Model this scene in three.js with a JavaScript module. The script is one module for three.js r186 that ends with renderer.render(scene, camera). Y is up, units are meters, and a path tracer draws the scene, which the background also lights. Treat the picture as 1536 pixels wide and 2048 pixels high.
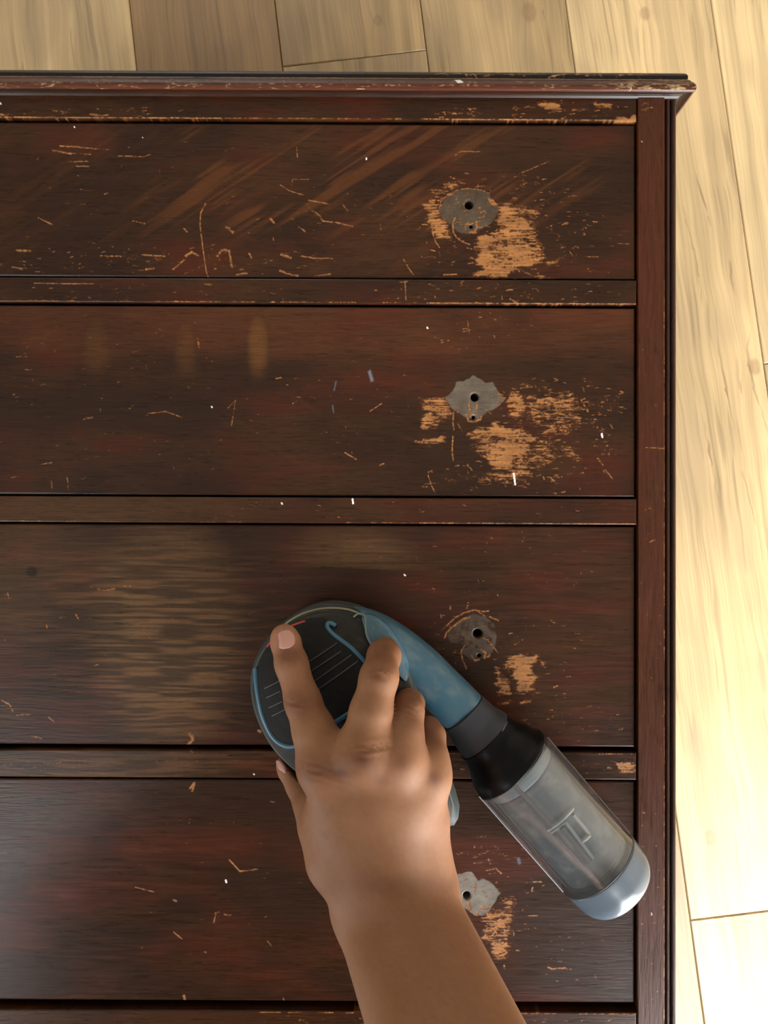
import * as THREE from 'three';
import { mergeGeometries, mergeVertices } from 'three/addons/utils/BufferGeometryUtils.js';
import { RectAreaLightUniformsLib } from 'three/addons/lights/RectAreaLightUniformsLib.js';

// ------------------------------------------------------------------ camera, sky, light, exposure
// The chest lies on its back, its top end propped a little; its front is the plane y = 0 of the "chest frame" T.
const TILT = 2.7 * Math.PI / 180, FRONT = 0.44;
const T = new THREE.Matrix4().makeTranslation(0, FRONT, 0).multiply(new THREE.Matrix4().makeRotationX(TILT));
const F = 1547, D = 0.495;                          // focal length in pixels of a 2048 high frame, camera above the front
const scene = new THREE.Scene();
const camera = new THREE.PerspectiveCamera(2 * Math.atan(1024 / F) * 180 / Math.PI, 0.75, 0.02, 40);
camera.position.set(0, D, 0).applyMatrix4(T);
camera.up.set(0, 0, -1).transformDirection(T);
camera.lookAt(new THREE.Vector3(0, 0, 0).applyMatrix4(T));
scene.add(camera);

const renderer = new THREE.WebGLRenderer({ antialias: true });
renderer.toneMapping = THREE.LinearToneMapping;
renderer.toneMappingExposure = 1.02;
renderer.shadowMap.enabled = true;
renderer.outputColorSpace = THREE.SRGBColorSpace;

const SKY = 3.0, DAY = 6.0, DAY2 = 25, DAY3 = 0.6;
scene.background = new THREE.Color().setRGB(0.84 * SKY, 0.92 * SKY, 1.0 * SKY);
RectAreaLightUniformsLib.init();
const WIN = { x0: -2.25, x1: -1.02, y0: 0.02, y1: 2.90, z: 1.24 };      // the glazed garden door behind the photographer
const daylight = new THREE.RectAreaLight(new THREE.Color().setRGB(0.95, 0.975, 1.0), DAY, WIN.x1 - WIN.x0, WIN.y1 - WIN.y0);
daylight.position.set((WIN.x0 + WIN.x1) / 2, (WIN.y0 + WIN.y1) / 2, WIN.z - 0.03);
daylight.lookAt((WIN.x0 + WIN.x1) / 2, (WIN.y0 + WIN.y1) / 2, 0);
scene.add(daylight);
const WIN2 = { x0: 0.55, x1: 1.60, y0: 0.02, y1: 1.50 };                              // a second glazed door in the same wall, on the right
const daylight2 = new THREE.RectAreaLight(daylight.color, DAY2, WIN2.x1 - WIN2.x0, WIN2.y1 - WIN2.y0);
daylight2.position.set((WIN2.x0 + WIN2.x1) / 2, (WIN2.y0 + WIN2.y1) / 2, WIN.z - 0.03);
daylight2.lookAt((WIN2.x0 + WIN2.x1) / 2, (WIN2.y0 + WIN2.y1) / 2, 0);
scene.add(daylight2);
const WIN3 = { x0: -1.00, x1: -0.12, y0: 0.90, y1: 2.15 };                              // a window in the wall beyond the chest's top
const daylight3 = new THREE.RectAreaLight(daylight.color, DAY3, WIN3.x1 - WIN3.x0, WIN3.y1 - WIN3.y0);
daylight3.position.set((WIN3.x0 + WIN3.x1) / 2, (WIN3.y0 + WIN3.y1) / 2, -2.40 + 0.03);
daylight3.lookAt((WIN3.x0 + WIN3.x1) / 2, (WIN3.y0 + WIN3.y1) / 2, 0);
scene.add(daylight3);

// ------------------------------------------------------------------ small helpers
function rng(seed) { let s = seed >>> 0; return () => { s = (s + 0x6D2B79F5) | 0; let t = Math.imul(s ^ (s >>> 15), 1 | s); t = (t + Math.imul(t ^ (t >>> 7), 61 | t)) ^ t; return ((t ^ (t >>> 14)) >>> 0) / 4294967296; }; }
const HASH = new Float32Array(65536); { const r = rng(7); for (let i = 0; i < 65536; i++) HASH[i] = r(); }
function h2(x, y, s) { return HASH[(Math.imul(x, 374761393) + Math.imul(y, 668265263) + Math.imul(s, 2246822519) >>> 13) & 65535]; }
function noise(x, y, s = 0) {
  const ix = Math.floor(x), iy = Math.floor(y); let fx = x - ix, fy = y - iy;
  fx = fx * fx * (3 - 2 * fx); fy = fy * fy * (3 - 2 * fy);
  const a = h2(ix, iy, s), b = h2(ix + 1, iy, s), c = h2(ix, iy + 1, s), d = h2(ix + 1, iy + 1, s);
  return a + (b - a) * fx + (c - a) * fy + (a - b - c + d) * fx * fy;
}
function fbm(x, y, s = 0, o = 4) { let v = 0, a = 0.5, n = 0; for (let i = 0; i < o; i++) { v += a * noise(x, y, s + i * 17); n += a; a *= 0.5; x = x * 2.03 + 3.1; y = y * 2.03 + 1.7; } return v / n; }
const sm = (a, b, x) => { const t = Math.min(1, Math.max(0, (x - a) / (b - a))); return t * t * (3 - 2 * t); };
const mix = (a, b, t) => a + (b - a) * t;
const clamp = (x, a, b) => Math.min(b, Math.max(a, x));
const enc = (c) => { c = clamp(c, 0, 1); return Math.round(255 * (c <= 0.0031308 ? 12.92 * c : 1.055 * Math.pow(c, 1 / 2.4) - 0.055)); };
const V = (x, y, z) => new THREE.Vector3(x, y, z);
const at = (px, py, h = 0) => V((px - 768) * (D - h) / F, h, (py - 1024) * (D - h) / F);     // a place in the chest frame, h above the front plane
const S = D / F;                                                                              // metres per photo pixel on the front plane

const used = new Map();
function numbered(n) { const k = used.get(n) || 0; used.set(n, k + 1); return k ? n + '_' + String(k).padStart(3, '0') : n; }
function tag(o, label, category, group) { o.userData.label = label; o.userData.category = category; if (group) o.userData.group = group; return o; }
function mesh(name, geo, mat, parent) { const m = new THREE.Mesh(geo, mat); m.name = numbered(name); m.castShadow = m.receiveShadow = true; (parent || scene).add(m); return m; }
function structure(name, geo, mat) { const m = mesh(name, geo, mat); m.userData.kind = 'structure'; return m; }
function inChestFrame(o) { o.applyMatrix4(T); return o; }

function dataTex(w, h, fill, srgb) {
  const a = new Uint8Array(w * h * 4); fill(a);
  const t = new THREE.DataTexture(a, w, h, THREE.RGBAFormat); t.magFilter = THREE.LinearFilter; t.minFilter = THREE.LinearMipmapLinearFilter; t.generateMipmaps = true;
  t.wrapS = t.wrapT = THREE.RepeatWrapping; if (srgb) t.colorSpace = THREE.SRGBColorSpace; t.needsUpdate = true; return t;
}
const std = (o) => new THREE.MeshStandardMaterial(o);
const rgb = (r, g, b) => new THREE.Color().setRGB(r, g, b);

// ------------------------------------------------------------------ old varnished wood with its wear
// Panels are painted in photo pixels of the front plane (0.32 mm each).  The chest is slightly out of square: SKEW drops its lines to the right.
const SKEW = 0.005, RX = 1274;
const unskew = (x, y) => y + SKEW * (RX - x);
function polyDist(pts, x, y) {           // > 0 inside
  let d = 1e9, inside = false;
  for (let i = 0, j = pts.length - 1; i < pts.length; j = i++) {
    const [ax, ay] = pts[j], [bx, by] = pts[i], ex = bx - ax, ey = by - ay, t = clamp(((x - ax) * ex + (y - ay) * ey) / (ex * ex + ey * ey + 1e-9), 0, 1);
    const dx = x - ax - ex * t, dy = y - ay - ey * t; d = Math.min(d, dx * dx + dy * dy);
    if ((by > y) !== (ay > y) && x < (ax - bx) * (y - by) / (ay - by) + bx) inside = !inside;
  }
  return (inside ? 1 : -1) * Math.sqrt(d);
}
// a painter for one board: x0, y0 .. x1, y1 in (unskewed) photo pixels, k texture pixels per photo pixel
function board(o) {
  const { x0, y0, x1, y1, k = 1, seed = 1, vertical = false } = o;
  const w = Math.max(4, Math.round((x1 - x0) * k)), h = Math.max(4, Math.round((y1 - y0) * k)), N = w * h;
  const W = new Float32Array(N), K = new Float32Array(N), G = new Float32Array(N), P = new Float32Array(N), B = new Float32Array(N), X = new Float32Array(N);
  const layer = { w: W, s: K, g: G, p: P, b: B, x: X };   // worn patch, scratch, plate ghost, paint, blue smear, dark stain
  const each = (bx0, by0, bx1, by1, f) => {
    const i0 = Math.max(0, Math.floor((bx0 - x0) * k)), i1 = Math.min(w - 1, Math.ceil((bx1 - x0) * k)), j0 = Math.max(0, Math.floor((by0 - y0) * k)), j1 = Math.min(h - 1, Math.ceil((by1 - y0) * k));
    for (let j = j0; j <= j1; j++) for (let i = i0; i <= i1; i++) f(j * w + i, x0 + (i + 0.5) / k, y0 + (j + 0.5) / k);
  };
  const R = rng(seed * 31 + 5);
  const poly = (L, strength, soft, pts) => {
    pts = pts.map(([x, y]) => [x, unskew(x, y)]);
    const xs = pts.map((p) => p[0]), ys = pts.map((p) => p[1]), m = soft * 2;
    each(Math.min(...xs) - m, Math.min(...ys) - m, Math.max(...xs) + m, Math.max(...ys) + m, (n, x, y) => { const v = strength * sm(-soft, soft, polyDist(pts, x, y)); if (v > L[n]) L[n] = v; });
  };
  const stroke = (L, strength, width, pts) => {
    pts = pts.map(([x, y]) => [x, unskew(x, y)]);
    for (let q = 0; q + 1 < pts.length; q++) {
      const [ax, ay] = pts[q], [bx, by] = pts[q + 1], m = width * 2 + 2, ex = bx - ax, ey = by - ay, l2 = ex * ex + ey * ey + 1e-6;
      each(Math.min(ax, bx) - m, Math.min(ay, by) - m, Math.max(ax, bx) + m, Math.max(ay, by) + m, (n, x, y) => {
        const t = clamp(((x - ax) * ex + (y - ay) * ey) / l2, 0, 1), d = Math.hypot(x - ax - ex * t, y - ay - ey * t);
        const along = noise(x * 0.16 + q * 7, y * 0.16, seed + 41), v = strength * (0.62 + 0.62 * along) * (1 - sm(width * 0.2, width * 1.05, d)); if (v > L[n]) L[n] = v;
      });
    }
  };
  const scatter = (L, strength, n, cx, cy, rx, ry, size, flat = 2.2) => {
    for (let i = 0; i < n; i++) {
      const a = R() * 6.283, r = Math.sqrt(R()), x = cx + Math.cos(a) * r * rx, y = cy + Math.sin(a) * r * ry, l = size * (0.4 + R() * 1.2) * flat, t = (R() - 0.5) * 0.7 + (R() < 0.12 ? 1.2 : 0);
      stroke(L, strength * (0.55 + 0.45 * R()), size * (0.35 + 0.5 * R()), [[x - l * Math.cos(t) / 2, y - l * Math.sin(t) / 2], [x + l * Math.cos(t) / 2, y + l * Math.sin(t) / 2]]);
    }
  };
  for (const f of o.marks || []) {
    if (f[0] === 'poly') poly(layer[f[1]], f[2], f[3], f[4]);
    else if (f[0] === 'line') stroke(layer[f[1]], f[2], f[3], f[4]);
    else scatter(layer[f[1]], ...f.slice(2));
  }
  const col = new Uint8Array(N * 4), aux = new Uint8Array(N * 4);
  for (let j = 0; j < h; j++) for (let i = 0; i < w; i++) {
    const n = j * w + i, x = x0 + (i + 0.5) / k, y = y0 + (j + 0.5) / k;
    const gx = vertical ? y : x, gy = vertical ? x : y;
    const warp = 10 * noise(gx / 210, gy / 60, seed + 3);
    const broad = fbm(gx / 190, gy / 90, seed, 3), tone = fbm(gx / 120 + 9, gy / 45, seed + 50, 3);
    const grain = noise(gx / 46, (gy + warp) / 2.6, seed + 11) * 0.55 + noise(gx / 17, (gy + warp) / 1.25, seed + 12) * 0.45;
    const pore = noise(gx / 26, gy / 1.5, seed + 13);
    // figure: reddish, brown, dark
    const red = sm(0.34, 0.74, tone + (o.red || 0)), dark = sm(0.30, 0.78, broad + (o.dark || 0));
    let r = mix(mix(0.036, 0.047, red), 0.021, dark), g = mix(mix(0.0130, 0.0098, red), 0.0076, dark), b = mix(mix(0.0042, 0.0032, red), 0.0028, dark);
    if (o.tint) { const t = o.tint(x, y); r = mix(r, t[0], t[3]); g = mix(g, t[1], t[3]); b = mix(b, t[2], t[3]); }
    let m = 0.74 + 0.5 * grain; if (pore > 0.74) m *= 0.78; m += 0.22 * sm(0.70, 0.86, noise(gx / 13, gy / 1.7, seed + 14)) * sm(0.35, 0.7, noise(gx / 60, gy / 25, seed + 15)); if (o.coarse) m *= mix(1, 0.55 + 0.9 * sm(0.3, 0.75, noise(gx / 70, (gy + warp) / 4.2, seed + 19)), o.coarse(x, y));
    r *= m; g *= m; b *= m;
    if (o.flecks) { const q = o.flecks(x, y); r = mix(r, 0.080, q); g = mix(g, 0.025, q); b = mix(b, 0.0062, q); }
    const X1 = X[n]; r *= 1 - 0.72 * X1; g *= 1 - 0.72 * X1; b *= 1 - 0.72 * X1;
    // worn to the bare wood along the grain
    const st = noise(gx / 19, gy / 2.3, seed + 21) * 0.6 + noise(gx / 7, gy / 3.2, seed + 22) * 0.4;
    const fine = noise(x / 3.2, y / 2.2, seed + 23);
    const clump = noise(gx / 42, gy / 16, seed + 26), wv = W[n] + ((st - 0.5) * 1.5 + (clump - 0.5) * 0.5 + (fine - 0.5) * 0.5) * (W[n] > 0.02 ? 1 : 0), kv = K[n] + (fine - 0.5) * 0.8 * (K[n] > 0.02 ? 1 : 0);
    const wp = sm(0.44, 0.86, wv), ws = sm(0.36, 0.9, kv), half = Math.max(sm(0.12, 0.5, wv), sm(0.12, 0.45, kv)) * 0.8;
    const wear = Math.max(wp, ws * 0.92), bt = 0.42 + 0.62 * noise(gx / 30, gy / 2.4, seed + 24) + 0.3 * fine + 0.35 * (clump - 0.3);
    const gp = sm(0.30, 0.75, G[n] + ((fine - 0.5) * 0.35 + (noise(x / 9, y / 9, seed + 27) - 0.5) * 0.75) * (G[n] > 0.02 ? 1 : 0)), gt = 0.62 + 0.5 * noise(x / 22, y / 18, seed + 25) + 0.3 * noise(x / 7, y / 5, seed + 28) + 0.15 * (fine - 0.5);
    const gc = o.plate || [0.085, 0.062, 0.042];
    r = mix(r, gc[0] * gt, gp * 0.9); g = mix(g, gc[1] * gt, gp * 0.9); b = mix(b, gc[2] * gt, gp * 0.9);
    const bare = o.bare || [0.275, 0.112, 0.031];
    r = mix(r, 0.098 * bt, half); g = mix(g, 0.034 * bt, half); b = mix(b, 0.0100 * bt, half);
    r = mix(r, bare[0] * bt, wear); g = mix(g, bare[1] * bt, wear); b = mix(b, bare[2] * bt, wear);
    const bl = B[n] * 0.7; r = mix(r, 0.16, bl); g = mix(g, 0.19, bl); b = mix(b, 0.23, bl);
    const pw = sm(0.3, 0.6, P[n]); r = mix(r, 0.82, pw); g = mix(g, 0.80, pw); b = mix(b, 0.76, pw);
    const rough = mix(mix(mix((o.rough || 0.30) + 0.10 * (grain - 0.5) + 0.08 * (tone - 0.5), 0.7, wear), 0.5, gp), 0.55, pw);
    const height = clamp(0.62 + 0.16 * (grain - 0.5) - (pore > 0.74 ? 0.06 : 0) - 0.34 * wear + 0.25 * pw - 0.05 * gp, 0, 1);
    const q = ((h - 1 - j) * w + i) * 4;
    col[q] = enc(r); col[q + 1] = enc(g); col[q + 2] = enc(b); col[q + 3] = 255;
    aux[q] = aux[q + 1] = aux[q + 2] = Math.round(255 * height); aux[q + 3] = 255; W[n] = rough;
  }
  const rg = new Uint8Array(N * 4);
  for (let j = 0; j < h; j++) for (let i = 0; i < w; i++) { const q = ((h - 1 - j) * w + i) * 4; rg[q] = rg[q + 1] = rg[q + 2] = Math.round(255 * clamp(W[j * w + i], 0, 1)); rg[q + 3] = 255; }
  const map = dataTex(w, h, (a) => a.set(col), true), bumpMap = dataTex(w, h, (a) => a.set(aux)), roughnessMap = dataTex(w, h, (a) => a.set(rg));
  for (const t of [map, bumpMap, roughnessMap]) t.wrapS = t.wrapT = THREE.ClampToEdgeWrapping;
  return new THREE.MeshPhysicalMaterial({ map, bumpMap, bumpScale: 0.0003, roughnessMap, roughness: 1, specularIntensity: 0.6 });
}

// ------------------------------------------------------------------ the room
const PLANK = { w: 0.1803, ang: 6.8585 * Math.PI / 180, n0: -0.2371 };    // seams at n0 + i * w
const pn = [Math.cos(PLANK.ang), -Math.sin(PLANK.ang)], pu = [Math.sin(PLANK.ang), Math.cos(PLANK.ang)];
function plankTex(seed, o = {}) {
  const w = 320, h = 2048, L = o.len || 1.28, cw = PLANK.w;      // w across, h along
  const R = rng(seed * 977 + 3), knots = o.knots || [], cracks = o.cracks || [];
  if (!o.knots) for (let i = 0; i < 3; i++) knots.push([0.02 + R() * 0.14, 0.1 + R() * (L - 0.2), 0.004 + R() * 0.006]);
  if (!o.cracks) for (let i = 0; i < 15; i++) { const x = R() * cw, y = R() * L, l = 0.015 + R() * R() * 0.13, b = (R() - 0.5) * 0.010; cracks.push([[x, y], [x + b * 0.3, y + l * 0.4], [x + b, y + l]]); }
  const C = new Float32Array(w * h);
  for (const c of cracks) for (let q = 0; q + 1 < c.length; q++) {
    const [ax, ay] = c[q], [bx, by] = c[q + 1], m = 0.004, ex = bx - ax, ey = by - ay, l2 = ex * ex + ey * ey + 1e-9;
    const i0 = Math.max(0, Math.floor((Math.min(ax, bx) - m) / cw * w)), i1 = Math.min(w - 1, Math.ceil((Math.max(ax, bx) + m) / cw * w)), j0 = Math.max(0, Math.floor((Math.min(ay, by) - m) / L * h)), j1 = Math.min(h - 1, Math.ceil((Math.max(ay, by) + m) / L * h));
    for (let j = j0; j <= j1; j++) for (let i = i0; i <= i1; i++) {
      const x = (i + 0.5) / w * cw, y = (j + 0.5) / h * L, wob = 0.0022 * (noise(y * 90, x * 20, seed + q) - 0.5), t = clamp(((x - ax) * ex + (y - ay) * ey) / l2, 0, 1), d = Math.hypot(x + wob - ax - ex * t, y - ay - ey * t);
      const th = (o.cracks ? 0.0010 : 0.0006) * (0.25 + 1.4 * noise(y * 70, q * 3.1 + ax * 90, seed + 5)), v = (1 - sm(th * 0.3, th * 1.9, d)) * (0.25 + 0.75 * noise(y * 45, ax * 300, seed + 15)) * (1 - Math.pow(Math.abs(2 * (q + t) / (c.length - 1) - 1), 3)); if (v > C[j * w + i]) C[j * w + i] = v;
    }
  }
  const hgt = new Uint8Array(w * h * 4), tone = o.tone || [1, 1, 1];
  const map = dataTex(w, h, (a) => {
    for (let j = 0; j < h; j++) for (let i = 0; i < w; i++) {
      let x = (i + 0.5) / w * cw, y = (j + 0.5) / h * L, kd = 0, kr = 0;
      let xx = x + 0.012 * (fbm(y * 5, x * 14, seed + 1, 3) - 0.5) + 0.006 * (fbm(y * 16, x * 30, seed + 2, 2) - 0.5);
      for (const [kx, ky, r] of knots) { const dx = x - kx, dy = (y - ky) * 0.72, d = Math.hypot(dx, dy); xx += dx / (d + 1e-4) * r * 1.3 * Math.exp(-Math.pow(Math.hypot(dx, dy * 0.45) / (r * 2.6), 2)); kd = Math.max(kd, 1 - sm(r * 0.55, r * 1.05, d)); kr = Math.max(kr, Math.exp(-Math.pow((d - r) / (r * 0.35), 2))); }
      const ring = fbm(xx * 95, y * 1.5, seed + 4, 3), fine = noise(xx * 620, y * 9, seed + 6) * 0.6 + noise(xx * 1500, y * 24, seed + 7) * 0.4, cloud = fbm(x * 11, y * 4.5, seed + 8, 3), blot = fbm(x * 26 + 5, y * 12, seed + 9, 2);
      const dash = sm(0.62, 0.85, noise(xx * 420, y * 14, seed + 16)) * sm(0.35, 0.7, noise(xx * 40, y * 3, seed + 17));
      let l = 0.80 + 0.55 * (ring - 0.5) + 0.24 * (fine - 0.5) + 0.62 * (cloud - 0.5) - 0.20 * dash;
      if (o.cathedral) { const q = o.cathedral(x, y); l += 0.22 * (Math.abs(((q * 1.0) % 1 + 1) % 1 - 0.5) * 2 - 0.6); }
      const grey = sm(0.42, 0.72, blot) * 0.8;
      let r = 0.64 * l, g = 0.462 * l, b = 0.238 * l;
      r = mix(r, 0.40, grey * 0.55); g = mix(g, 0.285, grey * 0.55); b = mix(b, 0.165, grey * 0.55);
      r = mix(r, 0.36, kd * 0.55); g = mix(g, 0.225, kd * 0.55); b = mix(b, 0.125, kd * 0.55);
      const dk = Math.min(0.8, kr * 0.35 + C[j * w + i] * 0.75); r = mix(r, 0.20, dk); g = mix(g, 0.125, dk); b = mix(b, 0.06, dk);
      const q = (j * w + i) * 4; a[q] = enc(r * tone[0]); a[q + 1] = enc(g * tone[1]); a[q + 2] = enc(b * tone[2]); a[q + 3] = 255;
      hgt[q] = hgt[q + 1] = hgt[q + 2] = Math.round(255 * clamp(0.6 + 0.3 * (fine - 0.5) - 0.5 * C[j * w + i], 0, 1)); hgt[q + 3] = 255;
    }
  }, true);
  return std({ map, bumpMap: dataTex(w, h, (a) => a.set(hgt)), bumpScale: 0.0004, roughness: 0.42 });
}
const ROOM = { x0: -3.30, x1: 1.75, z0: -2.40, z1: 1.24, h: 3.00 };
const floor = structure('floor', new THREE.BoxGeometry(ROOM.x1 - ROOM.x0 + 0.3, 0.06, ROOM.z1 - ROOM.z0 + 0.3), std({ color: rgb(0.15, 0.10, 0.06), roughness: 0.9 }));
floor.position.set((ROOM.x0 + ROOM.x1) / 2, -0.0415, (ROOM.z0 + ROOM.z1) / 2);
{
  const generic = [1, 2, 3, 4].map((s) => plankTex(s, { tone: [[0.82, 0.81, 0.77], [0.76, 0.74, 0.70], [0.84, 0.82, 0.78], [0.62, 0.59, 0.54]][s - 1] }));
  const LEN = 1.28;
  const E0 = PLANK.n0 + 3 * PLANK.w, U0 = 0.5016 - LEN;    // the strip right of the chest: from seam D to seam E
  const local = (n, u) => [n - E0, u - U0];
  const right = plankTex(11, {
    tone: [0.95, 0.94, 0.93], knots: [[...local(0.4732, -0.143), 0.0058], [...local(0.3402, 0.409), 0.0055], [...local(0.40, -0.60), 0.005]],
    cracks: [
      [local(0.413, -0.354), local(0.415, -0.334), local(0.4185, -0.297), local(0.4205, -0.262), local(0.4199, -0.220)],
      [local(0.434, -0.40), local(0.4365, -0.375), local(0.443, -0.335), local(0.443, -0.32)], [local(0.4755, -0.19), local(0.4665, -0.165), local(0.4655, -0.145), local(0.4685, -0.118), local(0.4745, -0.085), local(0.478, -0.055)],
      [local(0.452, -0.13), local(0.451, -0.11)], [local(0.455, 0.06), local(0.457, 0.10), local(0.462, 0.125), local(0.463, 0.16)], [local(0.475, 0.04), local(0.474, 0.07), local(0.476, 0.11)],
      [local(0.432, -0.2), local(0.434, -0.12), local(0.438, -0.06)], [local(0.44, -0.02), local(0.446, 0.05)], [local(0.40, -0.1), local(0.404, -0.03), local(0.406, 0.02)],
      [local(0.345, -0.05), local(0.348, 0.02)], [local(0.46, -0.28), local(0.461, -0.23)], [local(0.37, -0.52), local(0.374, -0.44)],
    ],
  });
  const bc = plankTex(12, { tone: [0.68, 0.63, 0.56], knots: [[0.125, 1.235, 0.004]], cathedral: (x, y) => { const cx = 0.11, dx = x - cx; return 26 * (Math.abs(dx) * 1.0 + 0.12 * (y - 0.6) - 2.6 * dx * dx) + 0.5 * noise(x * 30, y * 8, 5); } });
  const lightPlank = plankTex(14, { tone: [1.12, 1.13, 1.13] });
  const dk = plankTex(13, { tone: [0.47, 0.39, 0.31] });
  const shared = new Map();
  function plank(i, u0, u1, m, len = LEN) {
    const n0 = PLANK.n0 + i * PLANK.w, gap = 0.0007, key = (u1 - u0).toFixed(4) + m.uuid;
    let g = shared.get(key);
    if (!g) {
      const wd = PLANK.w - gap, l = u1 - u0 - gap, c = 0.0011, hw = wd / 2, hl = l / 2;
      const P = [[-hw, -0.010, -hl], [hw, -0.010, -hl], [hw, -0.010, hl], [-hw, -0.010, hl], [-hw, -c, -hl], [hw, -c, -hl], [hw, -c, hl], [-hw, -c, hl], [-hw + c, 0, -hl + c], [hw - c, 0, -hl + c], [hw - c, 0, hl - c], [-hw + c, 0, hl - c]];
      const I = []; for (let q = 0; q < 2; q++) for (let s = 0; s < 4; s++) { const a = q * 4 + s, b = q * 4 + (s + 1) % 4; I.push(a, a + 4, b, b, a + 4, b + 4); } I.push(8, 11, 9, 9, 11, 10);
      g = new THREE.BufferGeometry(); g.setAttribute('position', new THREE.Float32BufferAttribute(P.flat(), 3)); g.setAttribute('uv', new THREE.Float32BufferAttribute(P.map((p) => [(p[0] + hw) / wd, (p[2] + hl) / len]).flat(), 2)); g.setIndex(I);
      g = g.toNonIndexed(); g.computeVertexNormals(); shared.set(key, g);
    }
    const p = mesh('plank', g, m, floor), n = n0 + PLANK.w / 2, u = (u0 + u1) / 2;
    p.position.set(n * pn[0] + u * pu[0] - floor.position.x, -floor.position.y, n * pn[1] + u * pu[1] - floor.position.z); p.rotation.y = PLANK.ang;
  }
  const joints = { 1: -0.586, 3: 0.5016, 2: 0.35, 0: 0.1, 4: -0.145, 5: 0.3 }, R = rng(99);
  for (let i = -20; i <= 15; i++) {
    let u = (joints[i] ?? (R() * LEN)) - 4 * LEN;
    for (let q = 0; q < 7; q++, u += LEN) {
      if (u > 2.2 || u + LEN < -2.9) continue;
      const nc = PLANK.n0 + (i + 0.5) * PLANK.w, uc = u + LEN / 2, x = nc * pn[0] + uc * pu[0], z = nc * pn[1] + uc * pu[1];
      if (x < ROOM.x0 - 0.2 || x > ROOM.x1 + 0.2 || z < ROOM.z0 - 0.75 || z > ROOM.z1 + 0.75) continue;
      let m = generic[(((i * 7 + q * 3) % 4) + 4) % 4];
      if (i === 2) m = generic[3];
      if (i === 3 && Math.abs(u + LEN - 0.5016) < 0.01) m = right;
      if (i === 1 && Math.abs(u + LEN + 0.586) < 0.01) m = bc;
      if (i === 0 && u < -0.6 && u + LEN > -0.6) m = dk;
      if (i === 4 && u < -0.2 && u + LEN > -0.7) m = lightPlank;
      plank(i, u, u + LEN, m);
    }
  }
}
const plaster = std({ color: rgb(0.60, 0.53, 0.44), roughness: 0.95, bumpMap: dataTex(256, 256, (a) => { for (let j = 0; j < 256; j++) for (let i = 0; i < 256; i++) { const q = (j * 256 + i) * 4, v = 255 * fbm(i / 6, j / 6, 3, 3); a[q] = a[q + 1] = a[q + 2] = v; a[q + 3] = 255; } }), bumpScale: 0.001 });
function slab(name, x0, x1, y0, y1, z0, z1, m = plaster) { const o = structure(name, new THREE.BoxGeometry(x1 - x0, y1 - y0, z1 - z0), m); o.position.set((x0 + x1) / 2, (y0 + y1) / 2, (z0 + z1) / 2); return o; }
slab('wall_left', ROOM.x0 - 0.12, ROOM.x0, 0, ROOM.h, ROOM.z0, ROOM.z1);
slab('ceiling', ROOM.x0 - 0.12, ROOM.x1 + 0.12, ROOM.h, ROOM.h + 0.12, ROOM.z0 - 0.12, ROOM.z1 + 0.12, std({ color: rgb(0.30, 0.29, 0.27), roughness: 0.95 }));
slab('wall_right', ROOM.x1, ROOM.x1 + 0.12, 0, ROOM.h, ROOM.z0, ROOM.z1);
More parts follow.
